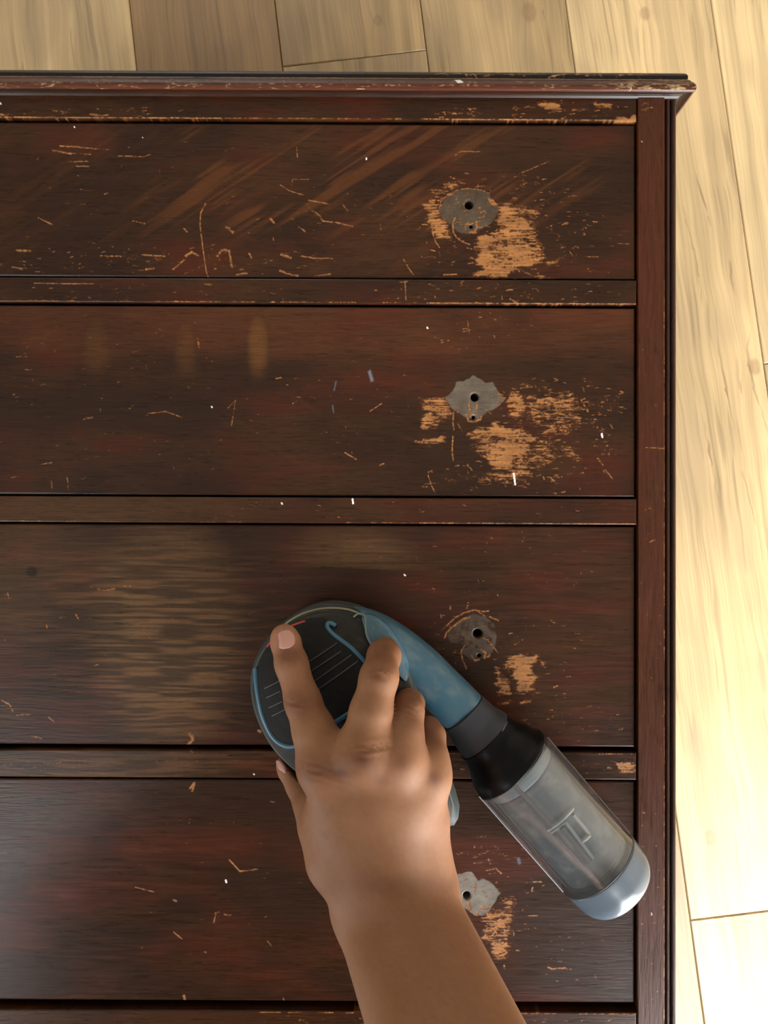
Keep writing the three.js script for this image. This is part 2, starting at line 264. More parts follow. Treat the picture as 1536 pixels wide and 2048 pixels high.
{ // the wall with the two glazed doors: one wall with two openings
  const bx = (x0, x1, y0, y1) => { const g = new THREE.BoxGeometry(x1 - x0, y1 - y0, 0.12); g.translate((x0 + x1) / 2, (y0 + y1) / 2, ROOM.z1 + 0.06); return g; };
  structure('wall_front', mergeGeometries([bx(ROOM.x0 - 0.12, WIN.x0, 0, ROOM.h), bx(WIN.x1, WIN2.x0, 0, ROOM.h), bx(WIN2.x1, ROOM.x1 + 0.12, 0, ROOM.h), bx(WIN.x0, WIN.x1, WIN.y1, ROOM.h), bx(WIN2.x0, WIN2.x1, WIN2.y1, ROOM.h)]), plaster);
  const bb = (x0, x1, y0, y1) => bx(x0, x1, y0, y1).translate(0, 0, ROOM.z0 - ROOM.z1 - 0.12);
  structure('wall_back', mergeGeometries([bb(ROOM.x0 - 0.12, WIN3.x0, 0, ROOM.h), bb(WIN3.x1, ROOM.x1 + 0.12, 0, ROOM.h), bb(WIN3.x0, WIN3.x1, 0, WIN3.y0), bb(WIN3.x0, WIN3.x1, WIN3.y1, ROOM.h)]), plaster);
  const fr = std({ color: rgb(0.78, 0.78, 0.77), roughness: 0.4 }), bar = (x0, x1, y0, y1) => { const g = new THREE.BoxGeometry(x1 - x0, y1 - y0, 0.05); g.translate((x0 + x1) / 2, (y0 + y1) / 2, ROOM.z1 + 0.05); return g; };
  const glass = new THREE.MeshPhysicalMaterial({ color: rgb(1, 1, 1), transmission: 1, thickness: 0, roughness: 0.0, ior: 1.5, side: THREE.DoubleSide });
  [WIN, WIN2, WIN3].forEach((w, i) => {
    const win = new THREE.Group(); win.name = 'window_' + (i + 1); win.userData.kind = 'structure'; scene.add(win);
    mesh('window_frame', mergeGeometries([bar(w.x0, w.x0 + 0.05, w.y0, w.y1), bar(w.x1 - 0.05, w.x1, w.y0, w.y1), bar(w.x0, w.x1, w.y0 - 0.02, w.y0 + 0.04), bar(w.x0, w.x1, w.y1 - 0.05, w.y1)]), fr, win);
    const g = new THREE.PlaneGeometry(w.x1 - w.x0 - 0.1, w.y1 - w.y0 - 0.09); g.translate((w.x0 + w.x1) / 2, (w.y0 + w.y1) / 2 - 0.005, ROOM.z1 + 0.05);
    mesh('pane', g, glass, win);
    if (i === 2) win.position.z = ROOM.z0 - ROOM.z1 - 0.1;
  });
  const sk = std({ color: rgb(0.76, 0.76, 0.74), roughness: 0.5 });
  slab('baseboard_left', ROOM.x0, ROOM.x0 + 0.014, 0, 0.09, ROOM.z0, ROOM.z1, sk); slab('baseboard_right', ROOM.x1 - 0.014, ROOM.x1, 0, 0.09, ROOM.z0, ROOM.z1, sk); slab('baseboard_back', ROOM.x0 + 0.014, ROOM.x1 - 0.014, 0, 0.09, ROOM.z0, ROOM.z0 + 0.014, sk);
}
// ------------------------------------------------------------------ the chest of drawers, lying on its back
const X0 = -853, XL = -770, XR = 1274, X1 = 1357.5;      // left side, left and right stile edge, right side (photo pixels, front plane)
const YT = 188, YB = 2128, DEPTH = 0.418;
const wx = (px) => (px - 768) * S, wz = (py) => (py - 1024) * S;
function skewed(g) { const p = g.attributes.position; for (let i = 0; i < p.count; i++) p.setZ(i, p.getZ(i) + SKEW * (p.getX(i) - wx(RX))); p.needsUpdate = true; g.computeVertexNormals(); return g; }
// a board whose outline lies in the front plane, from h1 (top) down to h0, edges eased; uv run over its own rectangle
function panel(x0, y0, x1, y1, h0, h1, bevel = 0.0009, holes = []) {
  const s = new THREE.Shape(), ax = wx(x0), bx = wx(x1), ay = -wz(y1), by = -wz(y0);
  s.moveTo(ax, ay); s.lineTo(bx, ay); s.lineTo(bx, by); s.lineTo(ax, by); s.closePath();
  for (const [hx, hy, r] of holes) { const c = new THREE.Path(); c.absarc(wx(hx), -wz(hy), r * S, 0, Math.PI * 2, true); s.holes.push(c); }
  let g = new THREE.ExtrudeGeometry(s, { depth: h1 - h0 - bevel, bevelEnabled: true, bevelThickness: bevel, bevelSize: bevel, bevelOffset: -bevel, bevelSegments: 2, curveSegments: 20 });
  g.translate(0, 0, h0); g.rotateX(-Math.PI / 2);
  const p = g.attributes.position, uv = g.attributes.uv;
  for (let i = 0; i < p.count; i++) uv.setXY(i, (p.getX(i) - ax) / (bx - ax), (-p.getZ(i) - ay) / (by - ay));
  return skewed(g);
}
const chest = new THREE.Group(); chest.name = 'chest_of_drawers'; scene.add(chest);
tag(chest, 'dark varnished wooden chest of drawers lying on its back, scratched and missing its handles', 'chest of drawers');

const scr = (n, y0, y1, x0, x1) => ['dots', 's', 0.62, n, (x0 + x1) / 2, (y0 + y1) / 2, (x1 - x0) / 2, (y1 - y0) / 2, 3.2];
const T1 = (pts, k, ox, oy) => pts.map(([x, y]) => [x / k + ox, y / k + oy]);
const c5 = (p) => T1(p, 4.8, 820, 340), c6 = (p) => T1(p, 3.657, 820, 730), c7 = (p) => T1(p, 5.689, 850, 1200), c8 = (p) => T1(p, 5.12, 860, 1720), ca = (p) => T1(p, 2, 0, 0), cb = (p) => T1(p, 2, 768, 0), cc = (p) => T1(p, 2.56, 0, 1000), cd = (p) => T1(p, 2.133, 0, 1480);
const ln = (s, w, p) => ['line', 's', s, w, p];

const marks1 = [
  // ghost of the handle plate, its rings and the bare patches round it
  ['poly', 'g', 0.9, 2.5, c5([[290, 345], [330, 280], [400, 210], [470, 175], [560, 165], [690, 180], [770, 225], [800, 290], [865, 345], [835, 430], [790, 500], [690, 560], [600, 600], [490, 600], [430, 560], [370, 500], [280, 410]])],
  ['line', 's', 0.85, 1.7, c5([[285, 370], [300, 290], [370, 225], [450, 185], [560, 165], [690, 180], [770, 215]])], ['poly', 's', 0.8, 2, c5([[360, 225], [430, 190], [440, 220], [390, 245]])], ['poly', 's', 0.8, 2, c5([[745, 250], [800, 270], [850, 325], [800, 330], [760, 290]])],
  ln(0.95, 2.3, c5([[440, 440], [415, 510], [420, 590], [460, 650], [530, 690], [575, 705]])), ln(0.7, 1.6, c5([[510, 395], [570, 365], [650, 375], [710, 420], [755, 490]])),
  ln(0.9, 3.6, c5([[640, 490], [650, 545], [620, 590], [570, 590]])), ln(0.7, 2.2, c5([[570, 485], [535, 520], [540, 570]])), ln(0.8, 2, c5([[650, 545], [700, 540]])), ln(0.9, 2, c5([[215, 520], [225, 610], [255, 690], [285, 735]])), ln(0.8, 1.4, c5([[460, 240], [455, 275]])),
  ['poly', 'w', 0.9, 7, c5([[890, 310], [970, 310], [1010, 420], [1120, 430], [1090, 470], [1190, 500], [1130, 560], [1110, 640], [1190, 700], [1190, 790], [1280, 880], [1130, 920], [980, 970], [930, 1025], [600, 1015], [700, 935], [620, 850], [690, 770], [640, 740], [660, 640], [810, 600], [900, 590], [830, 520], [850, 430], [880, 380]])],
  ['poly', 'w', 0.62, 8, c5([[840, 330], [1180, 330], [1260, 380], [1180, 540], [1250, 700], [1300, 860], [1150, 940], [980, 600]])],
  ['poly', 'w', 0.8, 5, c5([[1160, 1000], [1280, 990], [1400, 1030], [1320, 1045], [1200, 1030]])], ['poly', 'w', 0.75, 4, c5([[1290, 870], [1440, 850], [1430, 910], [1300, 900]])], ['poly', 'w', 0.7, 4, c5([[1060, 450], [1250, 380], [1240, 400], [1090, 470]])],
  ['poly', 'w', 0.72, 6, c5([[125, 320], [220, 270], [280, 340], [290, 430], [360, 500], [350, 560], [420, 660], [260, 640], [220, 560], [150, 480], [210, 400]])], ['poly', 'w', 0.6, 6, c5([[180, 200], [330, 140], [520, 70], [520, 110], [360, 200], [260, 260]])],
  ['dots', 's', 0.75, 70, 905, 460, 75, 90, 3], ['dots', 's', 0.68, 130, 1040, 450, 140, 110, 3], ['dots', 's', 0.7, 14, 940, 362, 60, 18, 3],
  ln(0.9, 2.2, c5([[330, 1000], [450, 995]])), ln(0.7, 1.6, c5([[100, 805], [120, 830]])), ln(0.6, 1.4, [[1040, 345], [1100, 320]]),
  // long curved scratch and scratches at the left
  ln(0.9, 1.9, ca([[820, 810], [800, 850], [798, 900], [806, 960], [812, 1010], [822, 1080], [840, 1140]])),
  ln(0.8, 2.2, ca([[235, 578], [300, 582], [380, 590]])), ln(0.9, 2.6, ca([[205, 596], [240, 602], [280, 610]])), ln(0.6, 1.2, ca([[250, 606], [360, 612]])), ln(0.7, 1.6, ca([[272, 642], [350, 640]])), ln(0.8, 2, ca([[300, 660], [350, 660]])), ln(0.7, 1.6, ca([[470, 618], [575, 621], [600, 612]])), ln(0.5, 1.2, ca([[380, 588], [440, 594]])),
  ln(0.8, 1.6, ca([[1120, 735], [1160, 760], [1215, 776]])), ln(0.6, 1.3, ca([[1165, 735], [1170, 712], [1235, 712]])), ln(0.8, 1.8, ca([[1235, 797], [1315, 812]])), ln(0.85, 2.2, ca([[1255, 840], [1280, 860], [1290, 880], [1345, 886], [1410, 902]])), ln(0.8, 2, ca([[1372, 815], [1390, 838]])), ln(0.8, 1.7, ca([[1186, 585], [1189, 625]])), ln(0.55, 1.3, ca([[1225, 810], [1260, 855]])),
  ln(0.85, 4.5, ca([[905, 905], [930, 925]])), ln(0.9, 3.5, ca([[1082, 872], [1095, 888]])), ln(0.7, 2.5, ca([[1195, 905], [1220, 922]])), ln(0.8, 2.6, ca([[730, 905], [745, 925]])), ln(0.7, 1.8, ca([[528, 880], [575, 890]])), ln(0.7, 2.4, ca([[150, 868], [205, 895]])), ln(0.7, 2.2, ca([[415, 772], [425, 768]])),
  ln(0.9, 3.4, ca([[60, 998], [115, 1000]])), ln(0.7, 2.4, ca([[400, 1020], [480, 1022]])), ln(0.8, 2.6, ca([[565, 1016], [655, 1022]])), ln(0.9, 3.6, ca([[740, 1020], [765, 1005], [790, 1018]])), ln(0.9, 3.6, ca([[868, 1020], [890, 995], [915, 1000], [925, 1065]])), ln(0.8, 3.4, ca([[580, 1075], [610, 1070]])), ln(0.8, 2.6, ca([[690, 1075], [735, 1035]])), ln(0.9, 4, ca([[1125, 1015], [1160, 1028]])), ln(0.75, 2.4, ca([[1200, 1020], [1260, 1030], [1330, 1030]])), ln(0.85, 3, ca([[1120, 1080], [1160, 1095], [1190, 1100]])), ln(0.9, 3, ca([[945, 1096], [985, 1090]])), ln(0.7, 2.4, ca([[1260, 1100], [1320, 1094]])), ln(0.6, 2, ca([[40, 1066], [100, 1070]])), ln(0.7, 2.6, ca([[995, 1010], [1005, 1030]])),
  ['dots', 's', 0.62, 110, 310, 520, 360, 34, 2.6], ['dots', 's', 0.5, 60, 300, 400, 330, 130, 2.2], ['dots', 's', 0.5, 60, 760, 430, 180, 110, 2.2], ['dots', 's', 0.55, 40, 1180, 480, 90, 70, 2.2], ['dots', 's', 0.5, 40, -350, 400, 400, 150, 2.6],
  ln(0.8, 1.8, cb([[80, 1035], [100, 1070], [118, 1095]])), ln(0.7, 1.6, cb([[745, 1000], [770, 1035]])), ln(0.7, 2, cb([[810, 1023], [862, 1025]])), ln(0.7, 2, cb([[280, 620], [310, 600], [385, 602]])), ln(0.7, 2, cb([[840, 882], [856, 884]])), ln(0.6, 1.6, cb([[940, 970], [985, 972]])),
  ['line', 'p', 0.9, 2.4, [[733, 313], [733, 316]]], ['line', 'p', 0.8, 2.2, [[146, 250], [147, 252]]], ['line', 'p', 0.5, 2, [[283, 271], [284, 273]]],
];
const marks2 = [
  ['poly', 'g', 1.0, 2.5, c6([[262, 235], [320, 185], [340, 120], [400, 110], [470, 70], [520, 95], [560, 125], [610, 120], [650, 190], [705, 245], [640, 310], [575, 340], [500, 400], [420, 390], [370, 350], [300, 310]])],
  ln(0.9, 2.6, c6([[440, 255], [435, 300], [445, 345]])), ln(0.85, 2.2, c6([[492, 262], [496, 300], [488, 345]])), ln(0.95, 3, c6([[415, 360], [430, 405], [470, 415], [520, 395], [530, 365]])), ln(0.8, 2.4, c6([[450, 365], [480, 362]])), ln(0.8, 2, c6([[560, 325], [600, 355]])), ln(0.8, 2, c6([[345, 320], [355, 345]])),
  ['poly', 'w', 0.92, 7, c6([[405, 510], [500, 450], [590, 470], [620, 430], [700, 470], [800, 470], [945, 515], [880, 570], [900, 620], [850, 640], [770, 660], [760, 765], [620, 775], [560, 670], [440, 610], [540, 580]])],
  ['poly', 'w', 0.72, 6, c6([[80, 250], [250, 240], [300, 300], [300, 370], [230, 420], [200, 460], [90, 470], [90, 400], [130, 340], [90, 300]])], ['poly', 'w', 0.7, 5, c6([[30, 550], [200, 520], [250, 500], [260, 560], [140, 595]])], ['poly', 'w', 0.75, 6, c6([[690, 270], [760, 190], [820, 230], [860, 300], [830, 360], [780, 385], [730, 340]])],
  ['poly', 'w', 0.54, 14, c6([[760, 620], [1010, 580], [1060, 650], [900, 760], [840, 850], [520, 840], [620, 760]])], ['poly', 'w', 0.5, 14, c6([[860, 260], [1180, 220], [1280, 420], [1000, 500], [880, 400]])], ['poly', 'w', 0.6, 8, c6([[1130, 600], [1200, 600], [1230, 660], [1150, 670]])],
  ['dots', 's', 0.72, 190, 1090, 885, 150, 105, 3.0], ['dots', 's', 0.7, 90, 1120, 800, 140, 50, 3.0], ['dots', 's', 0.6, 40, 930, 960, 90, 30, 2.8], ['dots', 's', 0.6, 36, 960, 660, 130, 40, 2.6], ['dots', 's', 0.5, 60, 700, 800, 160, 130, 2.2], ['dots', 's', 0.5, 80, 250, 830, 280, 140, 2.4], ['dots', 's', 0.5, 40, 250, 680, 260, 60, 2.2], ['dots', 's', 0.5, 40, -350, 800, 400, 160, 2.6],
  ln(0.9, 2.2, c6([[322, 345], [318, 420], [325, 470]])), ln(0.85, 2.2, c6([[318, 520], [312, 620], [320, 700]])), ln(0.7, 1.6, c6([[350, 420], [385, 480]])), ln(0.8, 1.7, c6([[135, 805], [160, 880], [185, 930]])), ln(0.7, 1.5, c6([[110, 870], [215, 862]])), ln(0.8, 1.8, c6([[425, 725], [460, 770]])), ln(0.75, 1.9, c6([[815, 165], [900, 155]])), ln(0.8, 2, c6([[1000, 265], [1170, 250]])), ln(0.8, 2, c6([[890, 310], [960, 340], [1015, 395]])), ln(0.8, 2, c6([[1075, 290], [1090, 400]])), ln(0.8, 2, c6([[975, 500], [1030, 470], [1120, 450]])), ln(0.7, 2, c6([[1260, 250], [1310, 340]])), ln(0.7, 2.4, c6([[1440, 770], [1490, 830]])), ln(0.7, 2.4, c6([[1380, 680], [1420, 730]])), ln(0.8, 2.6, c6([[340, 740], [360, 735]])),
  ln(0.7, 2, [[936, 640], [940, 664]]), ln(0.7, 2, [[928, 662], [945, 658]]), ln(0.75, 2, [[295, 826], [330, 822], [362, 834]]), ln(0.85, 2.6, [[165, 838], [182, 834]]), ln(0.8, 2, [[80, 928], [100, 925]]), ln(0.7, 2, [[20, 955], [34, 952]]), ln(0.8, 2, [[740, 822], [764, 806]]), ln(0.7, 2, [[585, 806], [592, 802]]), ln(0.6, 1.6, [[455, 815], [470, 800], [462, 850]]), ln(0.8, 2.2, [[690, 905], [712, 918]]), ln(0.8, 2.4, [[760, 930], [768, 927]]), ln(0.6, 2, [[100, 962], [101, 976]]), ln(0.6, 2, [[132, 955], [134, 980]]), ln(0.7, 2.4, [[394, 675], [397, 694]]), ln(0.7, 2, [[48, 738], [60, 739]]), ln(0.6, 2, [[30, 712], [50, 712]]), ln(0.7, 2, [[552, 756], [562, 754]]), ln(0.6, 2, [[395, 611], [396, 614]]),
  ['line', 'p', 1, 2.8, [[1029, 947], [1032, 969]]], ['line', 'p', 1, 3, [[1206, 867], [1207, 874]]], ['line', 'p', 0.9, 2.6, [[855, 653], [856, 655]]], ['line', 'p', 0.8, 2.6, [[422, 812], [423, 814]]],
  ['poly', 'b', 0.85, 2, [[736, 742], [741, 738], [748, 760], [742, 763]]], ['line', 'b', 0.6, 2, [[672, 762], [668, 780]]], ['line', 'b', 0.6, 2, [[665, 810], [667, 824]]],
];
const marks3 = [
  ['poly', 'g', 0.72, 3, c7([[250, 410], [340, 290], [430, 215], [560, 160], [700, 190], [800, 280], [830, 420], [800, 560], [740, 660], [640, 690], [520, 700], [440, 620], [420, 520], [300, 490]])],
  ln(0.9, 3.2, c7([[230, 440], [255, 380], [300, 330], [400, 255], [470, 215], [520, 205]])), ln(0.9, 2.6, c7([[195, 350], [280, 275], [360, 205], [450, 155], [570, 120], [660, 140], [730, 135]])), ln(0.85, 2.4, c7([[745, 200], [840, 240]])), ln(0.6, 2, c7([[600, 130], [660, 170], [690, 195]])),
  ln(0.85, 2.4, c7([[465, 530], [420, 590], [435, 690], [480, 790]])), ln(0.75, 2.3, c7([[660, 440], [730, 465], [780, 540], [835, 605]])), ln(1, 3.6, c7([[720, 655], [745, 640]])), ln(0.95, 3.4, c7([[650, 580], [700, 610], [690, 670]])), ln(0.95, 3.2, c7([[575, 700], [620, 690]])), ln(0.8, 2, c7([[535, 640], [570, 690]])),
  ['poly', 'w', 0.9, 6, c7([[945, 655], [1060, 640], [1280, 650], [1300, 700], [1210, 770], [1230, 850], [1330, 880], [1240, 960], [1240, 1030], [1130, 1075], [1050, 1060], [1060, 930], [1000, 880], [1040, 800], [960, 770], [910, 775]])], ['poly', 'w', 0.8, 4, c7([[1320, 690], [1395, 730], [1380, 780], [1330, 750]])],
  ['poly', 'w', 0.85, 5, c7([[812, 785], [858, 780], [870, 880], [960, 920], [960, 1000], [985, 1085], [830, 1090], [850, 1020], [790, 985], [840, 930]])], ['poly', 'w', 0.7, 4, c7([[1090, 1190], [1170, 1140], [1240, 1150], [1180, 1180], [1100, 1205]])], ['poly', 'w', 0.65, 5, c7([[850, 1190], [1000, 1170], [960, 1200]])], ['poly', 'w', 0.65, 4, c7([[1180, 1070], [1320, 1065], [1240, 1090]])],
  ln(0.8, 2.2, c7([[295, 70], [295, 110]])), ln(0.7, 2.2, c7([[185, 170], [190, 205]])), ln(0.7, 3, c7([[970, 395], [1000, 390]])), ln(0.6, 2, c7([[1030, 520], [1120, 465]])), ln(0.8, 2.4, c7([[1480, 1005], [1520, 990]])), ln(0.6, 3, c7([[500, 40], [490, 100]])),
  ['dots', 's', 0.6, 46, 1050, 1330, 130, 120, 2.8], ['dots', 's', 0.55, 30, 890, 1290, 40, 80, 2.6], ['dots', 's', 0.5, 60, 980, 1130, 230, 70, 2.4], ['dots', 's', 0.55, 40, 1150, 1450, 100, 40, 2.8], ['dots', 's', 0.45, 50, 260, 1250, 280, 190, 2.2], ['dots', 's', 0.5, 40, -350, 1260, 400, 180, 2.6],
  ln(0.8, 2.6, cc([[490, 455], [520, 468], [580, 458]])), ln(0.85, 3, cc([[628, 448], [662, 445]])), ln(0.7, 2.2, cc([[380, 590], [395, 618]])), ln(0.6, 2, cc([[300, 605], [330, 602]])), ln(0.7, 2.2, cc([[230, 640], [232, 660]])), ln(0.7, 2.2, cc([[475, 855], [495, 848]])), ln(0.9, 5, cc([[965, 1205], [985, 1230], [960, 1260]])), ln(0.9, 4.5, cc([[1322, 1190], [1330, 1195]])), ln(0.8, 2.4, cc([[0, 1035], [40, 1055], [55, 1090]])), ln(0.7, 2.4, cc([[240, 1120], [272, 1150]])), ln(0.8, 2.6, cc([[150, 1215], [205, 1230]])), ln(0.7, 2, cc([[75, 1110], [150, 1105]])), ln(0.7, 2.4, cc([[28, 480], [35, 505]])), ln(0.7, 2.2, cc([[1270, 590], [1290, 580]])),
  ['line', 'p', 0.75, 3, [[809, 1150], [811, 1152]]], ['line', 'p', 0.5, 2.4, [[563, 1007], [564, 1008]]],
];
const marks4 = [
  ['poly', 'g', 1.0, 3, c8([[200, 260], [285, 180], [350, 150], [400, 135], [460, 170], [500, 235], [540, 205], [600, 225], [660, 280], [725, 370], [670, 460], [600, 560], [540, 600], [470, 590], [420, 560], [330, 500], [220, 440]])],
  ln(1, 6, c8([[395, 470], [410, 520]])), ln(1, 3.2, c8([[490, 570], [495, 585]])), ln(0.9, 4, c8([[540, 510], [595, 515]])), ln(0.9, 2.6, c8([[465, 290], [465, 340]])), ln(0.8, 2.4, c8([[355, 225], [385, 215]])),
  ['poly', 'w', 0.62, 8, c8([[560, 560], [690, 540], [800, 500], [850, 600], [830, 760], [810, 900], [780, 1010], [700, 1030], [640, 900], [560, 820], [560, 700]])], ['poly', 'w', 0.55, 8, c8([[740, 430], [860, 420], [880, 560], [780, 560]])],
  ln(0.9, 2.4, c8([[700, 670], [800, 670]])), ln(0.9, 2.8, c8([[560, 740], [640, 750]])), ln(0.9, 2.4, c8([[620, 830], [680, 760], [690, 680]])), ln(0.9, 2.4, c8([[720, 800], [800, 790]])), ln(0.85, 2.2, c8([[640, 890], [800, 880]])), ln(0.85, 2.2, c8([[660, 960], [760, 930]])), ln(0.9, 2.6, c8([[690, 1020], [790, 990]])), ln(0.85, 2.4, c8([[660, 620], [690, 560]])), ln(0.8, 2, c8([[870, 770], [870, 800]])),
  ln(0.95, 2.6, c8([[1225, 1130], [1260, 1145], [1400, 1135]])), ln(0.6, 1.6, c8([[1400, 1140], [1460, 1148]])), ln(0.7, 2.4, c8([[1200, 1195], [1230, 1200]])), ln(0.7, 2.2, c8([[1010, 600], [1110, 598]])), ln(0.8, 3, c8([[1055, 340], [1062, 310]])), ln(0.7, 2.6, c8([[1075, 250], [1150, 250]])), ln(0.85, 3, c8([[680, 110], [740, 160]])), ln(0.7, 2, c8([[590, 130], [670, 115]])), ln(0.8, 2.6, c8([[610, 10], [625, 60]])), ln(0.7, 2.2, c8([[460, 55], [555, 48]])), ln(0.7, 3, c8([[770, 1110], [775, 1135]])),
  ['dots', 's', 0.6, 60, 1010, 1800, 60, 130, 2.6], ['dots', 's', 0.6, 30, 960, 1700, 50, 30, 2.6], ['dots', 's', 0.5, 50, 1140, 1850, 120, 130, 2.4], ['dots', 's', 0.42, 50, 430, 1780, 220, 180, 2.2], ['dots', 's', 0.5, 30, -350, 1780, 400, 180, 2.6],
  ln(0.9, 2.4, cd([[975, 520], [1020, 570], [1095, 560]])), ln(0.85, 2.6, cd([[915, 748], [930, 745]])), ln(0.85, 2.6, cd([[955, 755], [980, 758]])), ln(0.8, 2, cd([[918, 752], [908, 788]])), ln(0.8, 2, cd([[735, 830], [772, 860]])), ln(0.7, 1.8, cd([[570, 638], [650, 658]])), ln(0.8, 3, cd([[735, 694], [748, 698]])), ln(0.75, 2.6, cd([[865, 916], [878, 918]])), ln(0.9, 3.4, cd([[805, 215], [825, 190], [815, 225]])), ln(0.9, 4, cd([[780, 1105], [785, 1130]])), ln(0.8, 3, cd([[1430, 820], [1460, 830]])), ln(0.7, 2.4, cd([[1140, 870], [1155, 888]])), ln(0.7, 2.4, cd([[1205, 1115], [1215, 1130]])), ln(0.6, 2, cd([[1150, 270], [1170, 272]])),
  ['line', 'p', 0.85, 3, [[450, 1765], [451, 1769]]], ['line', 'b', 0.9, 5, [[1039, 1722], [1041, 1730]]],
];
const D1 = [XL + 1, 247.5, XR - 1.5, 557], D2 = [XL + 1, 614.5, XR - 1.5, 994.5], D3 = [XL + 1, 1053.5, XR - 1.5, 1497], D4 = [XL + 1, 1566, XR - 1.5, 2012];
const bx = (x, y, cx, cy, rx, ry, soft = 1) => Math.exp(-Math.pow(Math.pow(Math.abs((x - cx) / rx), 2) + Math.pow(Math.abs((y - cy) / ry), 2), soft));
const diag = (x, y, s, a) => { const c = Math.cos(a), q = Math.sin(a), u = x * c + y * q, v = -x * q + y * c; return (0.65 * noise(u / 80, v / 5, s) + 0.35 * noise(u / 60, v / 12, s + 2)) * noise(u / 150 + 4, v / 40, s + 1); };
const drawerSpecs = [
  [D1, marks1, [[938.7, 406.7, 8.6], [943, 450.5, 3.4]], -0.0020, { seed: 21, dark: 0.09, plate: [0.062, 0.043, 0.026], flecks: (x, y) => 0.7 * sm(0.26, 0.55, diag(x, y, 4, -0.58)) * clamp(bx(x, y, 560, 350, 330, 120, 2) + bx(x, y, 880, 330, 300, 110, 2) + 0.25, 0, 1) }],
  [D2, marks2, [[950.4, 793.4, 8.2], [947.7, 834, 3.6]], -0.0022, { seed: 22, dark: 0.02, plate: [0.100, 0.077, 0.054], tint: (x, y) => { const q = 0.75 * sm(735, 690, y + 26 * (noise(x / 60, 2, 9) - 0.5)) * (0.35 + 0.65 * noise(x / 70, y / 120, 31)); const o = bx(x, y, 515, 690, 22, 60, 2) * 0.8 + bx(x, y, 190, 690, 30, 60, 2) * 0.4 + bx(x, y, 370, 690, 24, 60, 2) * 0.4; return o > q * 0.6 ? [0.105, 0.040, 0.010, Math.min(0.85, o)] : [0.072, 0.021, 0.0068, q]; }, flecks: (x, y) => 0.3 * sm(0.36, 0.66, diag(x, y, 14, 0.55)) * bx(x, y, 620, 860, 260, 90, 2) }],
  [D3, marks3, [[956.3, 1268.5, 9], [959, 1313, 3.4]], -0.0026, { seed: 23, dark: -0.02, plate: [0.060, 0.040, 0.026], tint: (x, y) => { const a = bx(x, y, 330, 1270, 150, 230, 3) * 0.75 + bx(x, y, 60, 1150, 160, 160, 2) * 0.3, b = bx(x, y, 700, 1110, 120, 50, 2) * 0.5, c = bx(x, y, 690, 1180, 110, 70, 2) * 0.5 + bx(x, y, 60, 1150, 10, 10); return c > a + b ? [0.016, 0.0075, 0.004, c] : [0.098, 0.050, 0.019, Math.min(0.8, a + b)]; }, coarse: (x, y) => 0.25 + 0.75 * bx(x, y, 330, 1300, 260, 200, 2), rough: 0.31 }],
  [D4, marks4, [[934.6, 1796, 7.6]], -0.0030, { seed: 24, dark: 0.14, red: 0.10, plate: [0.15, 0.13, 0.105], coarse: (x, y) => 0.35 * bx(x, y, 200, 1750, 260, 260, 2), rough: 0.30 }],
];
const inner = std({ color: rgb(0.10, 0.055, 0.026), roughness: 0.85 });
const sideWood = board({ x0: 0, y0: 0, x1: 700, y1: 420, seed: 41, k: 0.7 });
drawerSpecs.forEach(([b, marks, holes, h, o], i) => {
  const m = board({ x0: b[0], y0: b[1], x1: b[2], y1: b[3], marks, ...o });
  const g = new THREE.Group(); g.name = numbered('drawer'); chest.add(g);
  mesh('drawer_front', panel(...b, h - 0.018, h, 0.0011, holes.map(([x, y, r]) => [x, unskew(x, y), r])), m, g);
  // the box behind the front: two sides, a back and a bottom
  const parts = [], dz = wz(b[3]) - wz(b[1]), w = wx(b[2]) - wx(b[0]), cz = (wz(b[3]) + wz(b[1])) / 2, cx = (wx(b[2]) + wx(b[0])) / 2, dp = DEPTH - 0.06;
  const bxg = (sx, sy, sz, x, y, z) => { const q = new THREE.BoxGeometry(sx, sy, sz); q.translate(x, y, z); parts.push(q); };
  for (const s of [-1, 1]) bxg(0.011, dp, dz - 0.012, cx + s * (w / 2 - 0.014), h - 0.0185 - dp / 2, cz);
  bxg(w - 0.04, 0.011, dz - 0.02, cx, h - 0.0185 - dp + 0.006, cz); bxg(w - 0.04, dp - 0.012, 0.006, cx, h - 0.0185 - dp / 2, cz + dz / 2 - 0.012);
  mesh('drawer_box', skewed(mergeGeometries(parts)), inner, g);
});
